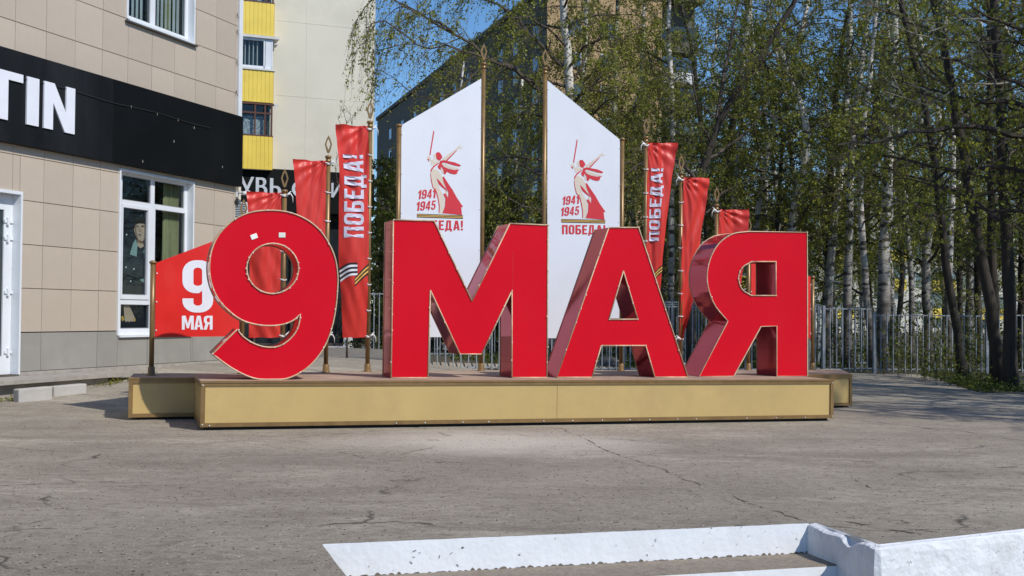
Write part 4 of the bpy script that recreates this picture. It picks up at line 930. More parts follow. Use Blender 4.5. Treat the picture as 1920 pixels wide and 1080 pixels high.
# CCTV camera under the band
cc = thing('security_camera', 'small white security camera on the shop corner below the black band', 'camera', FA.M((.08, -.12, 3.36)))
b = B(FA); b.box((.03, -.02, 3.33), (.11, -.002, 3.43)); b.obj('bracket', CAMW, cc)
b = B(FA); b.tube([(.06, -.02, 3.40), (.04, -.09, 3.41), (-.03, -.13, 3.40)], .022, 8); b.tube([(.06, -.12, 3.39), (-.09, -.16, 3.42)], [.035, .04], 10); b.obj('housing', CAMW, cc, True)
b = B(FA); b.tube([(-.09, -.16, 3.42), (-.10, -.163, 3.423)], .03, 10); b.obj('lens', DARKM, cc)
b = B(FA); b.add([(.16, -.03, 3.26), (.10, -.03, 3.12), (.04, -.03, 3.24), (.10, -.03, 3.33), (.10, -.06, 3.22)], [(0, 1, 4), (1, 2, 4), (2, 3, 4), (3, 0, 4)]); b.obj('junction_box', DARKM, cc)

# window poster
ps = thing('window_poster', 'poster of a dark-haired model in a dark coat inside the shop window', 'poster', FA.M((2.9, rec, 1.2)))
zf = lambda x, y: (lambda q: (float(q[0]), float(q[2])))(FA.px(220 + x / 3.378, 320 + y / 3.378, rec + .01))
pd = rec + .0
def pp(name, m, polys, d):
    b = B(FA)
    for k_, P in enumerate(polys): vo, fo = fill([[zf(*q) for q in P]]); b.add([(q[0], d - k_ * .0001, q[1]) for q in vo], fo)
    b.obj(name, m, ps)
p2, p4 = sides[2], sides[4]
b = B(FA)
for p in (p2, p4): b.add([(p[0] - .03, rec + .012, p[2] - .03), (p[1] + .03, rec + .012, p[2] - .03), (p[1] + .03, rec + .012, p[3] + .03), (p[0] - .03, rec + .012, p[3] + .03)], [(0, 1, 2, 3)])
b.obj('backing', COAT, ps)
pp('printed_coat', mat('print_coat_navy', (.012, .013, .02), .5), [[(30, 545), (48, 495), (82, 478), (120, 548), (182, 530), (182, 783), (28, 783)]], rec + .008)
pp('printed_face', SKIN, [[(108, 340), (122, 312), (165, 308), (178, 335), (181, 380), (174, 420), (162, 445), (166, 480), (145, 492), (124, 474), (126, 436), (112, 402), (103, 368)]], rec + .006)
pp('printed_shadow', mat('print_skin_dark', (.25, .13, .08), .5), [[(108, 340), (113, 400), (128, 438), (126, 470), (132, 440), (120, 402), (116, 360)], [(126, 440), (160, 446), (164, 462), (140, 458)], [(117, 352), (134, 354), (134, 359), (118, 358)], [(149, 354), (170, 352), (170, 358), (150, 359)], [(141, 362), (137, 385), (146, 389), (143, 380)], [(130, 403), (152, 402), (146, 411), (134, 411)]], rec + .004)
pp('printed_hair', HAIR, [[(104, 366), (100, 325), (113, 299), (145, 290), (174, 300), (184, 325), (183, 366), (176, 345), (168, 337), (150, 334), (128, 335), (114, 345)], [(118, 346), (134, 348), (133, 351), (118, 350)], [(149, 349), (168, 346), (168, 350), (150, 353)]], rec + .003)
pp('printed_collar', COLLAR, [[(116, 432), (98, 458), (76, 530), (120, 545), (126, 478)], [(161, 520), (182, 525), (182, 462), (172, 480)], [(140, 690), (182, 678), (182, 710), (160, 708)]], rec + .003)
pp('printed_button', PWHT, [[(x + 5 * math.cos(a), y + 6 * math.sin(a)) for a in np.linspace(0, 5.6, 7)] for x, y in ((52, 612), (102, 622), (82, 700), (56, 405))], rec + .002)
pp('printed_hand', SKIN, [[(38, 850), (70, 850), (90, 888), (108, 932), (104, 950), (92, 958), (84, 950), (74, 960), (64, 952), (54, 960), (44, 948), (40, 900)]], rec + .004)
pp('printed_glove', PGLD, [[(20, 925), (34, 918), (42, 945), (28, 955)], [(100, 940), (112, 932), (114, 950), (104, 958)]], rec + .003)

# ------------------------------------------------------------------ apartment block with yellow balconies
g0 = EYE + ray(640, 653) * (43.8 / ray(640, 653)[1])
AY = math.radians(22.4); FC = Frame((g0[0], g0[1], 0), (math.cos(AY), math.sin(AY), 0), (-math.sin(AY), math.cos(AY), 0), (0, 0, 1))
cp = lambda x, y, d=0.0: (lambda q: (float(q[0]), float(q[2])))(FC.px(x, y, d))
apt = thing('apartment_building', 'cream apartment block with yellow balconies and a shoe shop at street level', 'building', FC.M((-4, 5, 0)))
uR = cp(701, 300)[0]; uL = cp(380, 300)[0] - 14; uB = cp(512, 200)[0]
zs = cp(560, 321)[1]
b = B(FC); b.box((uL, 0, zs - .3), (uR, 12, 17)); b.obj('wall', CREAM, apt)
b = B(FC); b.box((uL, .25, -.6), (uR - .02, 11.8, zs - .3)); b.obj('ground_floor', mat('storefront_brown', (.045, .035, .03), .6), apt)
# panel seams in the render
b = B(FC)
for z in (zs + 2.75, zs + 5.5, zs + 8.2): b.box((uB + .1, -.006, z), (uR - .3, -.001, z + .03))
for u in (uB + 1.2,): b.box((u, -.006, zs + .05), (u + .03, -.001, 16))
b.obj('panel_seam', CREAM, apt)
pj = -.55
def zy(y, d=pj): return cp(480, y, d)[1]
# five-floor balcony stack; rows traced on the photo, repeated above
floor_h = zy(66) - zy(192)
def balcony(k, ztop_yel, zbot_yel, style):
    u0, u1 = cp(448.5, 200, pj)[0] - 3.2, cp(512.5, 200, pj)[0]
    o = B(FC).box((u0, pj + .04, zbot_yel), (u1 - .04, -.001, zbot_yel + .12)).obj('balcony', CREAM, apt)
    n = 30; V = []; dx = (u1 - u0) / n; prof = []
    for i in range(n):
        a = u0 + i * dx; prof += [(a, pj), (a + dx * .82, pj), (a + dx * .86, pj + .014), (a + dx * .96, pj + .014)]
    prof.append((u1, pj)); prof += [(u1, -.001)]
    m_ = len(prof); b = B(FC); b.add([(p[0], p[1], z) for z in (zbot_yel, ztop_yel) for p in prof], [(i, i + 1, i + 1 + m_, i + m_) for i in range(m_ - 1)]); b.obj('cladding', YEL, o)
    zc = ztop_yel; zn = zbot_yel + floor_h
    if style == 'white':
        b = B(FC); b.box((u0, pj - .04, zc), (u1 + .05, 0, zc + .07)); b.box((u0, pj - .06, zn - .11), (u1 + .18, 0, zn - .02)); b.obj('ledge', WCON, o)
        b = B(FC)
        us = [u1 - .5 - i * .78 for i in range(6)]
        for q in [u1 - .04, u1 - .32] + us[1:] : b.box((q - .05, pj + .02, zc + .07), (q, pj + .09, zn - .11))
        b.box((u0, pj + .02, zc + .071), (u1 - .06, pj + .088, zc + .16)); b.box((u0, pj + .021, zn - .2), (u1 - .06, pj + .087, zn - .111)); b.obj('window_frame', UPVC, o)
        B(FC).box((u1 - .3, pj + .03, zc + .1), (u1 - .08, pj + .08, zn - .15)).obj('end_panel', UPVC, o)
        b = B(FC)
        for i in range(26):
            a = u0 + .2 + i * .145
            if a > u1 - .4: break
            b.add([(a, pj + .14, zc + .1), (a + .05, pj + .2, zc + .1), (a + .05, pj + .2, zn - .2), (a, pj + .14, zn - .2)], [(0, 1, 2, 3)])
        tagk(b.obj('blind_slat', BLIND, o), 'stuff')
        b = B(FC); b.box((u1 + .0, pj - .02, zn - .3), (u1 + .14, -.05, zn - .26)); b.obj('bracket', WCON, o)
    else:
        b = B(FC); b.box((u0, pj + .0, zc), (u1 + .0, 0, zc + .05)); b.box((u0, pj, zn - .09), (u1 + .02, 0, zn - .03)); b.obj('ledge', BWOOD, o)
        b = B(FC)
        for q in (u1 - .02, u1 - .26, u1 - .62, u1 - 1.25, u1 - 1.9, u1 - 2.6): b.box((q - .055, pj + .02, zc + .05), (q, pj + .08, zn - .09))
        b.box((u0, pj + .021, zn - .42), (u1 - .08, pj + .079, zn - .36)); b.obj('window_frame', BWOOD, o)
        b = B(FC); n = 40; ss = np.linspace(u0 + .2, u1 - .3, n)
        b.add([(s_, pj + .2 + .03 * math.sin(i * 1.7), z + (.04 * math.sin(i * 2.2) if z > zc + 1 else 0)) for z in (zc + .05, zn - .5) for i, s_ in enumerate(ss)], [(i, i + 1, i + 1 + n, i + n) for i in range(n - 1)]); b.obj('lace_curtain', LACE, o, True)
        b = B(FC); b.add([(u1 + .02, pj - .05, zn - .04), (u1 + .22, pj + .1, zn - .05), (u1 + .02, -.05, zn - .05), (u1 + .02, pj, zn - .28)], [(0, 1, 2), (0, 1, 3)]); b.obj('bracket', WCON, o)
    B(FC).box((u0, pj + .1, zc), (u1 - .05, pj + .106, zn - .03)).obj('pane', GLASS, o)
    B(FC).box((u0, pj + .35, zc), (u1 - .06, pj + .36, zn)).obj('inner_wall', INT, o)
yb = [(255, 317, 'brown'), (130, 192, 'white'), (2, 66, 'white')]
# rows: cladding top y, cladding bottom y; the window above each
balcony(0, zy(255), zy(317), 'brown')
balcony(1, zy(131), zy(191), 'white')
balcony(2, zy(4), zy(65), 'brown')
for k in (3, 4): balcony(k, zy(4) + floor_h * (k - 2), zy(65) + floor_h * (k - 2), 'white' if k == 3 else 'brown')
# shop sign and storefront
sg2 = thing('shop_sign', 'black shoe shop sign with pale serif letters, behind the left flags', 'sign', FC.M((-3, -.3, zs - 1)))
B(FC).box((uL + 4, -.30, zs - 1.55), (uR - .05, -.002, zs)).obj('panel', SIGNB, sg2)
GREYL = mat('sign_letter_grey', (.55, .58, .62), .4)
for txt, x0, x1, yt, yb_ in (('У', 448, 476, 330.5, 366), ('В', 479.5, 501, 332.5, 368), ('Ь', 506, 527, 334, 370), ('С', 547, 573, 338, 371), ('И', 621, 640, 343, 371)):
    sa, za = cp(x0, yt, -.31); sb, zb_ = cp(x1, yb_, -.31); cs, wd = word(txt); C = [[(sa + (sb - sa) * p[0] / wd, zb_ + (za - zb_) * p[1]) for p in c] for c in cs]
    b = B(FC); plate(b, C, -.34, -.301); b.obj('letter', GREYL, sg2)
b = B(FC)
for k in range(7):
    u = uR - .3 - k * 1.35; b.box((u - .08, .05, -.1), (u, .24, zs - 1.56))
b.box((uL + 4, .06, -.15), (uR - .1, .235, .14)); b.obj('shopfront_frame', mat('shopfront_dark', (.06, .045, .035), .5), apt)
B(FC).box((uL + 4, .19, .14), (uR - .4, .20, zs - 1.56)).obj('shopfront_glass', DGLASS, apt)
B(FC).box((uR - 1.1, .0, -.1), (uR - .75, .04, .75)).obj('notice_panel', WCON, apt)
B(FC).box((uL + 4, -1.3, -.25), (uR - .05, .04, .035)).obj('doorstep', WCON, apt)
ac = thing('air_conditioner', 'white air conditioner grille below the shoe shop sign', 'air conditioner', FC.M((cp(450, 395)[0], -.3, 2.6)))
a0, z1_ = cp(436, 378, -.45); a1, z0_ = cp(465, 414, -.45)
B(FC).box((a0, -.45, z0_), (a1, .2, z1_)).obj('case', UPVC, ac)
b = B(FC)
for k in range(9): z = z0_ + .06 + k * (z1_ - z0_ - .1) / 9; b.box((a0 + .1, -.462, z), (a1 - .1, -.451, z + .03))
b.obj('grille', DARKM, ac)

# ------------------------------------------------------------------ high-rise behind the trees
Zc = 106; pc = EYE + ray(1022, 591) * (Zc / ray(1022, 591)[1])
FH = Frame((pc[0], pc[1], 0), (*eh, 0), (*hv, 0), (0, 0, 1))
hr = thing('tower_block', 'tall brick tower block behind the birches, sunlit front and shaded grey side', 'building', FH.M((6, 20, 0)))
HT = 31.0; fw = float(FH.px(1240, 300, 0)[0])
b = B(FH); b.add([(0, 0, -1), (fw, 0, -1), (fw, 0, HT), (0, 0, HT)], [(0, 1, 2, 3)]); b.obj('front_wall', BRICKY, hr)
b = B(FH); b.add([(0, 0, -1), (0, 78, -1), (0, 78, HT), (0, 0, HT), (fw, 0, -1), (fw, 78, -1), (fw, 78, HT), (fw, 0, HT)], [(0, 3, 2, 1), (4, 5, 6, 7), (1, 2, 6, 5), (3, 7, 6, 2)]); b.obj('side_wall', SHADEB, hr)
B(FH).box((fw + .01, 1.6, -1), (fw + 4.2, 40, HT)).obj('wing_wall', SHADEB, hr)
B(FH).box((-.25, -.25, HT), (fw + 4.4, 78, HT + .5)).obj('parapet', SHADEB, hr)
wb = B(); wb.box((-.75, -.06, 0), (.75, .02, 1.5), 0); wb.box((-.66, -.075, .08), (-.04, -.061, 1.42), 1); wb.box((.04, -.075, .08), (.66, -.061, 1.42), 1)
wmesh = mesh_data('window', wb.v, wb.f, [WCON, BGLASS], fm=wb.m)
def put(mesh, FR, P, par, rotz=0):
    o = bpy.data.objects.new(mesh.name, mesh); COL.objects.link(o); o.parent = par; o.matrix_basis = wmat(par).inverted() @ (FR.M(P) @ Matrix.Rotation(rotz, 4, 'Z')); return o
wy = [float(FH.px(1140, y, 0)[2]) for y in (133, 192)]; fh = wy[0] - wy[1]; ux = float(FH.px(1140, 120, 0)[0])
zr = [wy[1] + fh * k for k in range(-7, 4)]; zr = [z for z in zr if 1 < z < HT - 1.8]
for z in zr:
    for u in (ux - 3.4, ux): put(wmesh, FH, (u, 0, z), hr)
    for v in (3, 9, 14, 20, 26, 32, 38, 44, 52, 60, 68): put(wmesh, FH, (0, v, z), hr, -math.pi / 2)
for i, z in enumerate(zr):
    b = B(FH); u0, u1 = fw + .3, fw + 3.9; b.box((u0, .2, z - .6), (u1, 1.59, z - .45)); b.box((u0, .2, z - .449), (u1, .26, z + .45)); b.obj('balcony', WCON if i % 3 == 1 else SHADEB, hr)
    b = B(FH); b.box((u0, .5, z + .6), (u1, .53, z + 1.9)); b.obj('balcony_glazing', BGLASS if i % 2 else DGLASS, hr)
# low distant block seen through the wood
Zd = 120; pc2 = EYE + ray(1700, 591) * (Zd / ray(1700, 591)[1]); FD = Frame((pc2[0], pc2[1], 0), (*eh, 0), (*hv, 0), (0, 0, 1))
db = thing('apartment_building', 'distant cream and yellow block glimpsed through the wood on the right', 'building', FD.M((0, 5, 0)))
B(FD).box((-22, 0, -1), (26, 12, 12.5)).obj('wall', mat('far_cream', (.55, .53, .46), .85), db)
yb_ = B(); yb_.box((-1.4, -.8, 0), (1.4, 0, 1.1), 0); yb_.box((-1.4, -.7, 1.1), (1.4, -.6, 2.4), 1); ym = mesh_data('balcony', yb_.v, yb_.f, [YEL, BGLASS], fm=yb_.m)
for k in range(4):
    for i in range(8): put(ym if (i + k) % 3 else wmesh, FD, (-20 + i * 6, 0, 1.2 + 2.9 * k), db)
    for i in range(8): put(wmesh, FD, (-17 + i * 6, 0, 1.6 + 2.9 * k), db)

# ------------------------------------------------------------------ fences
def fence(label, pts, h, pitch, seed, dark=False, zoff=0.0, stagger=0):
    A0 = np.array(pts[0]); t = thing('metal_fence', label, 'fence', (float(A0[0]), float(A0[1]), float(gz(*A0))))
    pk = B(); pk.box((-.011, -.011, 0), (.011, .011, 1)); pm = mesh_data('picket', pk.v, pk.f, STEELF)
    po = B(); po.box((-.035, -.035, 0), (.035, .035, 1)); pom = mesh_data('post', po.v, po.f, STEELF)
    rr_ = random.Random(seed); inv = wmat(t).inverted()
    for a, c in zip(pts, pts[1:]):
        a = np.array(a); c = np.array(c); L = np.linalg.norm(c - a); n = max(1, round(L / 2.6)); d = (c - a) / L
        ang = math.atan2(d[1], d[0])
        for k in range(n):
            p = a + d * L * k / n; q = a + d * L * (k + 1) / n; z0 = min(float(gz(*p)), float(gz(*q))) + zoff; hh = h + (stagger * rr_.choice((0, -.09, .05)) if stagger else 0)
            FR = Frame((p[0], p[1], z0), (d[0], d[1], 0), (-d[1], d[0], 0), (0, 0, 1)); l = L / n
            for z in (.10, hh - .03) + ((hh - .13,) if seed == 1 else ()):
                b = B(FR); b.box((.036, -.018, z - .014), (l - .036, .006, z + .014)); b.obj('rail', STEELF, t)
            o = bpy.data.objects.new('post', pom); COL.objects.link(o); o.parent = t; o.matrix_basis = inv @ (FR.M((0, 0, -.1)) @ Matrix.Scale(hh + .14, 4, (0, 0, 1)))
            m_ = int(l / pitch)
            for i in range(1, m_):
                o = bpy.data.objects.new('picket', pm); COL.objects.link(o); o.parent = t
                o.matrix_basis = inv @ (FR.M((l * i / m_ + rr_.uniform(-.006, .006), -.031, .03)) @ Matrix.Rotation(rr_.uniform(-.006, .006), 4, 'Y') @ Matrix.Scale(hh - .04, 4, (0, 0, 1)))
    return t
fence('grey picket fence behind the letters from the white boards to right of Я', [(-2.35, 24.2), (7.25, 27.55)], 1.62, .16, 1)
fence('lower grey picket fence on the right between the leaning trunks', [(8.65, 28.0), (14.5, 29.2)], 1.42, .155, 2, stagger=1)
fence('second picket fence seen deeper in the wood behind the first one', [(-3.7, 30.4), (1.5, 31.4), (11, 33.5)], 1.68, .13, 3)
# gate post pair joining the sections
fence('short grey fence section between the tall and the low fence, level with the thick birch', [(7.33, 27.6), (8.6, 27.95)], 1.54, .15, 4)

# ------------------------------------------------------------------ trees
class Tree:
    def __init__(s, seed, origin, barkT, barkB, leaf):
        s.r = np.random.default_rng(seed); s.o = np.asarray(origin, float); s.T = B(); s.Bv = []; s.Bf = []; s.L = []; s.bt, s.bb, s.lf = barkT, barkB, leaf
        s.W = B()
    def fast_tube(s, pts, r0, r1, n=3):
        k = len(pts); rad = np.linspace(r0, r1, k); t = np.gradient(pts, axis=0); t /= np.linalg.norm(t, axis=1, keepdims=True) + 1e-9
        ref = np.array([.3, .2, .93]) if abs(t[0, 2]) < .8 else np.array([1., 0, 0]); a = np.cross(t, ref); a /= np.linalg.norm(a, axis=1, keepdims=True) + 1e-9; b_ = np.cross(t, a)
        th = np.arange(n) * 2 * math.pi / n; ring = (pts[:, None] + rad[:, None, None] * (np.cos(th)[None, :, None] * a[:, None] + np.sin(th)[None, :, None] * b_[:, None])).reshape(-1, 3)
        base = len(s.Bv) if not isinstance(s.Bv, int) else 0
        s.Bv.extend(ring.tolist())
        for i in range(k - 1):
            for q in range(n): r_ = (q + 1) % n; s.Bf.append((base + i * n + q, base + i * n + r_, base + (i + 1) * n + r_, base + (i + 1) * n + q))
    def twig(s, p, d, L, droop, nl, r=.005):
        k = 4; t = np.linspace(0, 1, k)[:, None]; pts = p + d * L * t + np.array([0, 0, -droop * L]) * t ** 2 + s.r.normal(0, .03 * L, (k, 3)) * t
        s.fast_tube(pts, r, r * .4, 3)
        if nl > 0:
            m = s.r.poisson(nl * 2.1); u = s.r.uniform(.1, 1.05, (m, 1)); i = np.clip((u * (k - 1)).astype(int), 0, k - 2)[:, 0]; f = u * (k - 1) - i[:, None]; s.L.append(pts[i] * (1 - f) + pts[i + 1] * f + s.r.normal(0, .035, (m, 3)))
        return pts
    def bough(s, pts, r0, side=.45, sl=1.2, droop=.5, nl=7, tw=5, start=.15):
        pts = np.asarray(pts, float)
        # resample
        seg = np.linalg.norm(np.diff(pts, axis=0), axis=1); cum = np.concatenate([[0], np.cumsum(seg)]); L = cum[-1]; n = max(5, int(L / .35)); tt = np.linspace(0, L, n)
        P = np.stack([np.interp(tt, cum, pts[:, j]) for j in range(3)], 1); P[1:-1] += s.r.normal(0, .035, (n - 2, 3)); s.fast_tube(P, r0, max(.006, r0 * .2), 5)
        T = np.gradient(P, axis=0); T /= np.linalg.norm(T, axis=1, keepdims=True)
        m = max(3, int(L / side))
        for j in range(m):
            u = start + (1 - start) * (j + s.r.random()) / m; i = min(n - 1, int(u * (n - 1))); d = s.r.normal(0, 1, 3); d -= d @ T[i] * T[i]; d /= np.linalg.norm(d) + 1e-9; d = d * .8 + T[i] * .65 + np.array([0, 0, .15]); d /= np.linalg.norm(d)
            ln = sl * s.r.uniform(.5, 1.2) * (1.15 - .6 * u); k = 6; t = np.linspace(0, 1, k)[:, None]; q = P[i] + d * ln * t + np.array([0, 0, -droop * ln * .6]) * t ** 2 + s.r.normal(0, .03, (k, 3)) * t
            s.fast_tube(q, max(.007, r0 * .28), .004, 3)
            for w_ in range(tw):
                a = s.r.integers(1, k); dd = s.r.normal(0, 1, 3) * .6 + d + np.array([0, 0, -droop * .8]); dd /= np.linalg.norm(dd); s.twig(q[a], dd, s.r.uniform(.3, .75) * (.6 + sl * .35), droop, nl)
    def trunk(s, pts, r0, r1, n=10):
        pts = np.asarray(pts, float); seg = np.linalg.norm(np.diff(pts, axis=0), axis=1); cum = np.concatenate([[0], np.cumsum(seg)]); m = max(8, int(cum[-1] / .5)); tt = np.linspace(0, cum[-1], m)
        P = np.stack([np.interp(tt, cum, pts[:, j]) for j in range(3)], 1)
        K = np.array([.25, .5, .25])
        for _ in range(3): Q = P.copy(); Q[1:-1] = P[:-2] * .25 + P[1:-1] * .5 + P[2:] * .25; P = Q
        P[1:-1, :2] += s.r.normal(0, .018, (m - 2, 2)); u = np.linspace(0, 1, m); rad = r0 * (1 - u) + r1 * u; rad[0] *= 1.5; rad[1] *= 1.12; rad *= 1 + s.r.normal(0, .03, m)
        s.T.tube(P, rad, n); s.P = P; s.rad = rad; return P
    def auto(s, h0, nb, L0, up=.6, sag=.45, **kw):
        P = s.P; m = len(P); zt = P[-1, 2]; zb = P[0, 2]; az = s.r.uniform(0, 6.28)
        for j in range(nb):
            u = h0 + (1 - h0) * (j + .5 * s.r.random()) / nb; i = min(m - 1, int(u * (m - 1))); az += 2.4 + s.r.normal(0, .3)
            L = L0 * (1 - .75 * ((u - h0) / (1 - h0)) ** 1.2) * s.r.uniform(.7, 1.15); k = 6; t = np.linspace(0, 1, k)[:, None]; e = up + s.r.normal(0, .12)
            d = np.array([math.cos(az) * math.cos(e), math.sin(az) * math.cos(e), math.sin(e)]); pts = P[i] + d * L * t + np.array([0, 0, -sag * L * .7]) * t ** 2.2 + s.r.normal(0, .06, (k, 3)) * t
            s.bough(pts, max(.012, s.rad[i] * .38), **kw)
    def leaves(s, size):
        if not s.L: return None
        C = np.concatenate(s.L); n = len(C); a = s.r.normal(0, 1, (n, 3)); a /= np.linalg.norm(a, axis=1, keepdims=True); c = s.r.normal(0, 1, (n, 3)); c -= (c * a).sum(1, keepdims=True) * a; c /= np.linalg.norm(c, axis=1, keepdims=True)
        sz = size * 1.3 * (.45 + 1.1 * s.r.random((n, 1)) ** 1.6); V = np.stack([C - a * sz * .9, C + c * sz * .55, C + a * sz * .9, C - c * sz * .55], 1).reshape(-1, 3)
        me = bpy.data.meshes.new('crown'); me.vertices.add(n * 4); me.vertices.foreach_set('co', (V - s.o).ravel()); me.loops.add(n * 4); me.loops.foreach_set('vertex_index', np.arange(n * 4)); me.polygons.add(n); me.polygons.foreach_set('loop_start', np.arange(n) * 4); me.polygons.foreach_set('loop_total', np.full(n, 4)); me.materials.append(s.lf); me.update(calc_edges=True); return me
    def build(s, name, label, group=None, size=.028):
        o = thing(name, label, 'tree', tuple(map(float, s.o)), group)
        s.T.obj('trunk', s.bt, o, True)
        b = B(); b.v = s.Bv; b.f = s.Bf; b.m = [0] * len(s.Bf); b.obj('branches', s.bb, o, False)
        me = s.leaves(size)
        if me: c = bpy.data.objects.new('crown', me); COL.objects.link(c); c.parent = o
        return o
def at(x, y, Z): d = ray(x, y); return EYE + d * (Z / d[1])
def rootpt(px, Z): p = at(px, 690, Z); return np.array([p[0], p[1], float(gz(p[0], p[1])) - .08])
def traced(seed, name, label, Z, pix, r0, r1, bark, tops=None, leaf=LEAF, boughs=(), auto=None, size=.026, dz=None, branch=TWIG, kind='birch', grp=None):
    pts = [rootpt(pix[0][0], Z)] + [at(x, y, Z + (dz[i] if dz else 0)) for i, (x, y) in enumerate(pix)][0 if pix[0][1] < 640 else 1:]
    t = Tree(seed, pts[0], bark, branch, leaf); 
    if tops: pts = pts + [pts[-1] + np.array(tops)]
    t.trunk(pts, r0, r1)
    for bp, rb, kw in boughs: t.bough([at(x, y, Z + dz_) for x, y, dz_ in bp], rb, **kw)
    if auto: t.auto(**auto)
    return t.build(name, label, grp, size)
BK = dict(side=.36, sl=1.4, droop=.75, nl=11, tw=7)
BN = dict(side=.30, sl=1.5, droop=.8, nl=8, tw=9)
TR1 = traced(1, 'birch_tree', 'big white-trunked birch whose boughs spread over the two white boards', 31, [(1078, 690), (1076, 400), (1073, 210), (1066, 130), (1058, 60), (1055, 0)], .19, .05, BIRCH, tops=(-.2, .3, 4.5),
    boughs=[([(1066, 200, 0), (1015, 172, -.6), (960, 128, -1), (900, 96, -1.2), (850, 60, -1.5), (790, 28, -1.5), (733, -6, -1.6)], .075, BN),
            ([(1062, 130, 0), (1015, 85, .3), (960, 25, .6), (925, 5, .8), (860, -20, 1), (790, -50, 1.1)], .06, BN),
            ([(960, 128, -1), (905, 112, -1.6), (849, 90, -2), (780, 80, -2.2), (735, 88, -2.3), (690, 100, -2.3)], .04, BN),
            ([(900, 96, -1.2), (870, 170, -1.2), (784, 187, -1.6), (749, 153, -1.8), (711, 131, -2)], .028, dict(side=.4, sl=1.1, droop=.8, nl=5, tw=5)),
            ([(850, 60, -1.5), (770, 15, -1), (715, -10, -.8), (680, 10, -.8), (664, 60, -.8)], .035, dict(side=.28, sl=1.5, droop=1.2, nl=8, tw=8)),
            ([(780, 80, -2.2), (720, 40, -2.2), (690, 50, -2.4), (684, 110, -2.4)], .025, dict(side=.28, sl=1.1, droop=1.2, nl=8, tw=7)),
            ([(1075, 215, 0), (1105, 170, .2), (1150, 100, .4), (1190, 50, .6), (1245, 20, .8)], .05, BK),
            ([(1072, 190, 0), (1100, 158, -.4), (1140, 145, -.6), (1185, 152, -.8), (1215, 180, -1)], .035, BK),
            ([(1070, 160, 0), (1100, 110, .3), (1130, 60, .4), (1150, 10, .6)], .035, BK),
            ([(1074, 300, 0), (1020, 330, -.8), (960, 300, -1), (915, 250, -1.2)], .04, BK),
            ([(1076, 420, 0), (1020, 400, -.6), (960, 375, -1), (905, 338, -1.2)], .045, BK),
            ([(1074, 250, 0), (1040, 200, .6), (985, 190, 1.2), (930, 215, 1.6)], .035, BK)],
    auto=dict(h0=.36, nb=26, L0=4.0, up=.5, sag=.6, **BK))
traced(2, 'birch_tree', 'thinner birch right behind the big birch above the right white board', 33, [(1098, 690), (1095, 300), (1092, 190), (1097, 60), (1100, 0)], .12, .04, BIRCH, tops=(.3, .3, 3.5), auto=dict(h0=.45, nb=18, L0=3.6, up=.5, sag=.6, **BK))
traced(3, 'forked_tree', 'dark multi-limbed tree leaning right, behind the flags between А and Я', 27.5, [(1292, 690), (1296, 480), (1308, 340), (1345, 222), (1395, 150), (1450, 70), (1490, 10)], .13, .045, BARK, tops=(.8, .2, 2.0),
    boughs=[([(1345, 222, 0), (1365, 130, .2), (1372, 60, .3), (1385, -20, .4)], .06, BK), ([(1308, 340, 0), (1250, 290, -.4), (1200, 300, -.6), (1170, 330, -.8)], .05, BK),
            ([(1395, 150, 0), (1440, 110, .3), (1500, 60, .5), (1530, 10, .6)], .045, BK), ([(1320, 300, 0), (1350, 290, .4), (1400, 250, .6), (1440, 190, .8)], .05, BK),
            ([(1300, 430, 0), (1340, 380, .5), (1390, 340, .7), (1440, 330, .8)], .035, BK), ([(1330, 260, 0), (1300, 180, -.6), (1290, 100, -.8)], .04, BK)],
    leaf=LEAF2, auto=dict(h0=.55, nb=10, L0=2.6, up=.7, sag=.3, **BK))
BIR = [(14, 'leafy birch in front of the sunlit side of the tower block, left one', 34, [(1165, 690), (1160, 400), (1150, 200), (1158, 20)], .10, .05),
       (15, 'leafy birch in front of the tower block balconies, right one', 33, [(1262, 690), (1258, 400), (1262, 200), (1250, 40)], .10, .05),
       (17, 'birch whose twigs veil the shaded side of the tower block, behind the left white board', 37, [(868, 690), (862, 450), (852, 360), (856, 290)], .07, .03),
       (16, 'small leafy birch between the tall poles of the two white boards', 36, [(975, 690), (972, 450), (966, 320)], .08, .04),
       (4, 'straight birch with white bark just left of the slanted one, above the short red flag', 33.5, [(1374, 690), (1378, 400), (1392, 120), (1408, 0)], .11, .05),
       (5, 'slanted white birch leaning right above the letter Я', 32.5, [(1405, 690), (1418, 400), (1455, 200), (1482, 120), (1515, 40)], .10, .05),
       (6, 'pale birch above the right shoulder of Я, white patches high up', 32, [(1548, 690), (1556, 480), (1580, 300), (1590, 150), (1593, 20)], .13, .05),
       (7, 'dark-footed birch standing second right of Я behind the fence', 31, [(1588, 690), (1590, 480), (1600, 250), (1625, 60)], .13, .05),
       (8, 'thin birch with a crooked foot leaning left over the fence, left of the thick birch', 29.5, [(1640, 690), (1628, 560), (1612, 430), (1618, 250), (1640, 80)], .10, .04),
       (9, 'thick ringed birch behind the fence, widest trunk right of Я', 30, [(1652, 690), (1656, 560), (1664, 400), (1668, 240), (1680, 40)], .19, .06),
       (10, 'slender white birch between the thick birch and the dark leaning trunk', 33, [(1712, 690), (1708, 500), (1690, 300), (1672, 150), (1660, 0)], .09, .04),
       (11, 'birch with a white foot hidden behind the low fence', 32, [(1780, 690), (1776, 500), (1790, 300), (1770, 60)], .11, .05),
       (12, 'thin pale birch behind the fence directly behind the letter Я', 35, [(1470, 690), (1470, 500), (1450, 300), (1415, 120), (1405, 20)], .08, .04),
       (13, 'birch between the white boards and the right lettered flag', 36, [(1225, 690), (1222, 480), (1208, 300), (1200, 150)], .10, .05)]
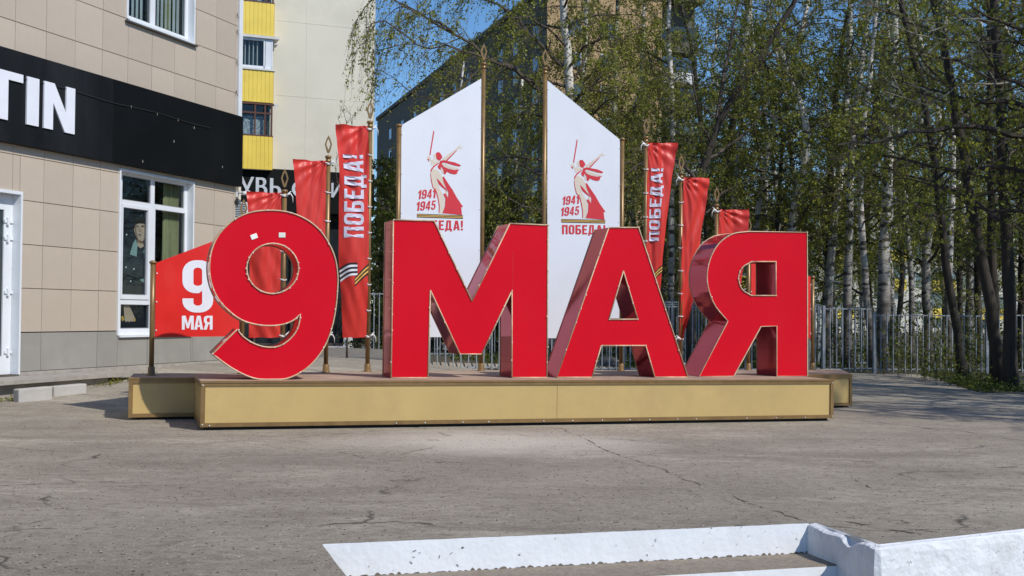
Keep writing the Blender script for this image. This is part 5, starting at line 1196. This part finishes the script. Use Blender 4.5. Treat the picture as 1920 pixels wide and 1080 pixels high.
for sd, lb, Z, pix, r0, r1 in BIR:
    traced(sd, 'birch_tree', lb, Z, pix, r0, r1, BIRCH, tops=(.2, .2, 3), auto=dict(h0=.34, nb=20, L0=3.1, up=.55, sag=.55, side=.42, sl=1.2, nl=11 if sd > 12 else 9, tw=6))
DKT = [(20, 'dark leaning trunk in front of the low fence, third from the right picture edge', 27, [(1808, 700), (1790, 600), (1772, 480), (1758, 330), (1735, 180), (1690, 20)], .11, .05),
       (21, 'thick trunk leaning left with its foot by the road edge, beside the straight trunk', 23, [(1884, 720), (1866, 620), (1846, 500), (1822, 400), (1806, 300), (1780, 120), (1750, 0)], .125, .05),
       (22, 'second stem rising straight beside the left-leaning thick trunk', 24, [(1868, 715), (1862, 560), (1858, 400), (1852, 240), (1862, 60)], .10, .05),
       (23, 'straight dark trunk nearest the road edge at the far right', 22.3, [(1893, 728), (1892, 560), (1884, 380), (1878, 200), (1868, 30)], .135, .06)]
for sd, lb, Z, pix, r0, r1 in DKT:
    traced(sd, 'roadside_tree', lb, Z, pix, r0, r1, BARK, tops=(-.4, .3, 3), leaf=LEAF2, auto=dict(h0=.35, nb=17, L0=3.2, up=.55, sag=.25, side=.45, sl=1.2, nl=7, tw=5))
# big tree just outside the right edge: its dark limbs reach into the picture
BR = dict(side=.5, sl=1.3, droop=.35, nl=6, tw=5)
p0 = rootpt(2060, 20); t = Tree(40, p0, BARK, BARK, LEAF2); t.trunk([p0, p0 + (0, 0, 2.5), p0 + (-.2, .2, 5), p0 + (-.3, 0, 8), p0 + (0, 0, 11)], .24, .06)
for bp, rb in (([(2050, 320, 0), (1920, 250, 0), (1840, 238, -.2), (1760, 240, -.4), (1680, 252, -.6), (1610, 276, -.8), (1570, 272, -1)], .075),
               ([(2050, 380, 0), (1920, 316, .2), (1850, 318, .4), (1790, 322, .3), (1740, 360, .1)], .06), ([(2050, 430, 0), (1920, 400, .4), (1800, 385, .6), (1740, 420, .6)], .05),
               ([(2050, 250, 0), (1930, 70, -.3), (1860, 80, -.5), (1800, 78, -.8)], .05), ([(2040, 180, 0), (1990, 60, .2), (1930, -20, .4)], .06)): t.bough([at(x, y, 20 + d) for x, y, d in bp], rb, **BR)
t.auto(h0=.3, nb=22, L0=4.6, up=.5, sag=.2, **BR)
t.build('overhanging_tree', 'large tree past the right picture edge, its dark limbs reaching in above the fence', None, .034)
# pale bare twigs of a nearer shrub tree crossing the upper right
p0 = rootpt(2010, 21.5); t = Tree(41, p0, BARK, PTWIG, LEAF2); t.trunk([p0, p0 + (-.1, 0, 2), p0 + (.1, .1, 4), p0 + (0, 0, 6.5)], .09, .03)
for bp, rb in (([(2000, 120, 0), (1920, 52, -.3), (1840, 36, -.5), (1790, 34, -.8), (1740, 60, -1)], .02), ([(2000, 200, 0), (1920, 148, -.4), (1850, 158, -.6), (1790, 160, -.9), (1740, 200, -1.1), (1660, 172, -1.3)], .02),
               ([(1920, 60, 0), (1830, 60, -.5), (1770, 80, -.7), (1700, 48, -.9), (1600, 30, -1.1)], .018), ([(1980, 150, 0), (1880, 100, -.2), (1800, 90, -.2), (1720, 40, -.2)], .018)): t.bough([at(x, y, 20.5 + d) for x, y, d in bp], rb, side=.5, sl=1.0, droop=.1, nl=2.2, tw=3)
t.build('bare_young_tree', 'young tree at the right edge with long pale nearly bare twigs', None, .03)

# generic trees for the depth of the wood: six models, then copies
protos = []
for sd in range(6):
    H_ = 11 + sd * .8; t = Tree(60 + sd, (0, 0, 0), BIRCH if sd % 2 == 0 else BARK, TWIG, LEAF if sd % 2 == 0 else (LEAFD if sd == 5 else LEAF2))
    k = np.random.default_rng(sd); t.trunk([(0, 0, 0), (*k.normal(0, .12, 2), H_ * .25), (*k.normal(0, .3, 2), H_ * .5), (*k.normal(0, .5, 2), H_ * .75), (*k.normal(0, .7, 2), H_)], .12 + .01 * sd, .03, 8)
    t.auto(h0=.16 + .04 * (sd % 3), nb=24, L0=3.3, up=.55, sag=.45, side=.5, sl=1.25, nl=9, tw=6)
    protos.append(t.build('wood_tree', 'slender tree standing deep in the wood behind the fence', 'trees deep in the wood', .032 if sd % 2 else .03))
k = random.Random(77); spots = []
for i in range(58):
    if i < 30: px_ = 1180 + (i * 61.8 % 800); Z = 36 + (i * 7.3 % 26)
    elif i < 37: px_ = 700 + (i - 30) * 44 + k.uniform(-10, 10); Z = 40 + (i * 5.1 % 18)
    elif i < 46: px_ = 1240 + (i - 37) * 85 + k.uniform(-20, 20); Z = 66 + (i % 3) * 5
    else: px_ = 1300 + (i * 97.3 % 660); Z = 31 + (i * 3.7 % 9)
    spots.append((px_, Z))
def wood_copy(o, x, y, rz, sc, first):
    if first: r = o; 
    else:
        r = o.copy(); COL.objects.link(r)
        for c in list(o.children):
            q = c.copy(); COL.objects.link(q); q.parent = r
    r.matrix_basis = Matrix.Translation((x, y, float(gz(x, y)) - .1)) @ Matrix.Rotation(rz, 4, 'Z') @ Matrix.Diagonal((sc, sc, sc, 1)); return r
for i, (px_, Z) in enumerate(spots):
    p = at(px_, 600, Z); o = protos[i % 6]; sc = k.uniform(.75, 1.1)
    if px_ < 1010: sc *= .5 if px_ > 740 else .62
    r = wood_copy(o, float(p[0]), float(p[1]), k.uniform(0, 6.28), sc, i < 6)
    where = 'between the white boards' if px_ < 1030 else ('behind the right flags and Я' if px_ < 1500 else ('over the fence right of Я' if px_ < 1720 else 'at the far right behind the leaning trunks'))
    r['label'] = ('slender white-barked tree ' if i % 6 % 2 == 0 else 'slender dark-barked tree ') + ('far back ' if Z > 60 else ('deep ' if Z > 40 else 'just ')) + 'in the wood ' + where; r['group'] = 'trees in the wood ' + where
# shade trees outside the right edge, whose shadows streak the asphalt
for i, (x, y, sc) in enumerate(((13.5, 17, 1.0), (12.5, 12.5, .8), (17, 14, 1.3), (15.5, 20.5, 1.2), (14.6, 14.4, 1.0), (11.6, 15.2, .9), (11.0, 12.4, .75), (18, 23, 1.3), (12.4, 10.0, .8))):
    r = wood_copy(protos[(2 * i + 1) % 6], x, y, i * 1.7, sc, False); r['label'] = 'tree beside the road just past the right picture edge, throwing streaky shade'; r['group'] = 'shade trees past the right edge'

# undergrowth behind the fences, verge grass, boulders, a bush left of the white boards
def scatter(name, m, n, region, hmax, size, kind='stuff', lean=.4):
    r = np.random.default_rng(len(name)); P = np.array([region(r) for _ in range(n)]); a = r.normal(0, 1, (n, 3)); a /= np.linalg.norm(a, axis=1, keepdims=True); c = np.cross(a, r.normal(0, 1, (n, 3))); c /= np.linalg.norm(c, axis=1, keepdims=True); s = size * r.uniform(.5, 1.3, (n, 1))
    V = np.stack([P - a * s, P + c * s * .5, P + a * s, P - c * s * .5], 1).reshape(-1, 3); me = bpy.data.meshes.new(name); me.from_pydata(V.tolist(), [], np.arange(n * 4).reshape(-1, 4).tolist()); me.materials.append(m); o = bpy.data.objects.new(name, me); COL.objects.link(o); o['kind'] = kind; return o
def reg1(r):
    while 1:
        y = r.uniform(27.8, 46); x = r.uniform(-1.5, .47 * y + 1)
        if x < .32 * (y - 24) - 1.5 - .0 * y and False: continue
        if y < 24.5 + .33 * (x + 2.35): continue
        if y < 33 and x < 7.5: h = .25
        else: h = 1.0 + .8 * math.sin(x * 1.3 + y) ** 2
        return (x, y, float(soil_z(x, y)) + h * r.random() ** 1.6)
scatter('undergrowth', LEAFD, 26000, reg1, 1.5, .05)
def reg2(r):
    y = r.uniform(20.7, 27.5); x = np.interp(y, [20.6, 27.5], [8.3, 9.6]) + abs(r.normal(0, .8)) - .1; return (x, y, float(soil_z(x, y)) + .02 + abs(r.normal(0, .08)) * (2.5 if r.random() < .1 else 1))
scatter('verge_grass', LEAFD, 2600, reg2, .3, .035)
# shoots round the feet of the roadside trunks
sh = thing('sapling_shoots', 'thicket of thin leafy shoots at the feet of the roadside trunks', 'shrub', (9.0, 23.6, -.1))
t = Tree(90, (9.0, 23.6, -.1), TWIG, TWIG, LEAF2)
for i in range(46):
    a = t.r.uniform(8.3, 9.6); c_ = t.r.uniform(22.3, 26.5); p = np.array([a, c_, float(gz(a, c_)) - .05]); t.twig(p, np.array([t.r.normal(0, .12), t.r.normal(0, .12), 1.0]), t.r.uniform(.5, 1.5), -.05, 16, .006)
b = B(); b.v = t.Bv; b.f = t.Bf; b.m = [0] * len(t.Bf); b.obj('stems', TWIG, sh); me = t.leaves(.026); me.name = 'leaves'; c = bpy.data.objects.new('leaves', me); COL.objects.link(c); c.parent = sh
# dark bush behind the left board pole
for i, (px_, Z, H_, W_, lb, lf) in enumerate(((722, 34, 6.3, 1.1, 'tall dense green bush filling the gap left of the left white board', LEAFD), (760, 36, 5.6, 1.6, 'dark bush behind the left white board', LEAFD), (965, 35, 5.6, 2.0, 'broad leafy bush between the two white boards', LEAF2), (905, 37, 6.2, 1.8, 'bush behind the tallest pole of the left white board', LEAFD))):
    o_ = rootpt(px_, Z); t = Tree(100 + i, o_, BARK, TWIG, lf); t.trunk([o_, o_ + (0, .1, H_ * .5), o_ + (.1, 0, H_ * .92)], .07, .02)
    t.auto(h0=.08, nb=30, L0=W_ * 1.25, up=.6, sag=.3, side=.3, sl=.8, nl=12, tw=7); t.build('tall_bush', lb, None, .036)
for i, (px_, py, s_, lb) in enumerate(((1142, 686, .28, 'larger grey boulder behind the fence, seen through the legs of А'), (1122, 690, .16, 'small grey stone beside the larger boulder behind the fence'))):
    p = at(px_, py, 27.3); k_ = np.random.default_rng(i); V = []; n = 9
    for j in range(6):
        for q in range(n): th = math.pi * j / 5; V.append((p[0] + s_ * math.sin(th) * math.cos(q * 6.283 / n) * k_.uniform(.8, 1.15), p[1] + s_ * .8 * math.sin(th) * math.sin(q * 6.283 / n), float(gz(p[0], p[1])) + s_ * .75 * math.cos(th) * k_.uniform(.85, 1.1) + s_ * .4))
    b = B(); b.add(V, [(j * n + q, (j + 1) * n + q, (j + 1) * n + (q + 1) % n, j * n + (q + 1) % n) for j in range(5) for q in range(n)]); o = b.obj('boulder', STONE, None, True); o['label'] = lb; o['category'] = 'boulder'
# bare sapling before the cream wall
o_ = rootpt(650, 24); t = Tree(130, o_, TWIG, TWIG, LEAF); t.trunk([o_, at(652, 560, 24), at(646, 420, 24), at(650, 330, 24)], .018, .008)
for pth in ([(650, 330), (655, 270), (660, 235), (657, 215)], [(646, 420), (634, 350), (629, 318), (631, 300)], [(650, 380), (660, 340), (664, 300)], [(650, 330), (645, 250), (634, 222)], [(655, 270), (650, 232), (645, 212)]):
    P_ = np.array([at(x, y, 24) for x, y in pth]); t.fast_tube(P_, .008, .004, 4)
    for q in P_[1:]:
        for _ in range(3): t.twig(q, np.array([t.r.normal(0, .5), t.r.normal(0, .3), .9]), t.r.uniform(.1, .28), 0, 1, .004)
t.build('bare_sapling', 'thin bare sapling poking up between the left flags before the cream wall', None, .018)
# weeds by the porch slab
def reg3(r):
    s_ = r.choice([3.6, 4.3, 5.6, 6.2]) + r.normal(0, .18); d = -.68 - abs(r.normal(0, .07)); q = FA.w((s_, d, 0)); return (q[0], q[1], float(gz(q[0], q[1])) + .01 + abs(r.normal(0, .03)))
scatter('slab_weeds', LEAF2, 700, reg3, .1, .018)
bpy.context.view_layer.update()
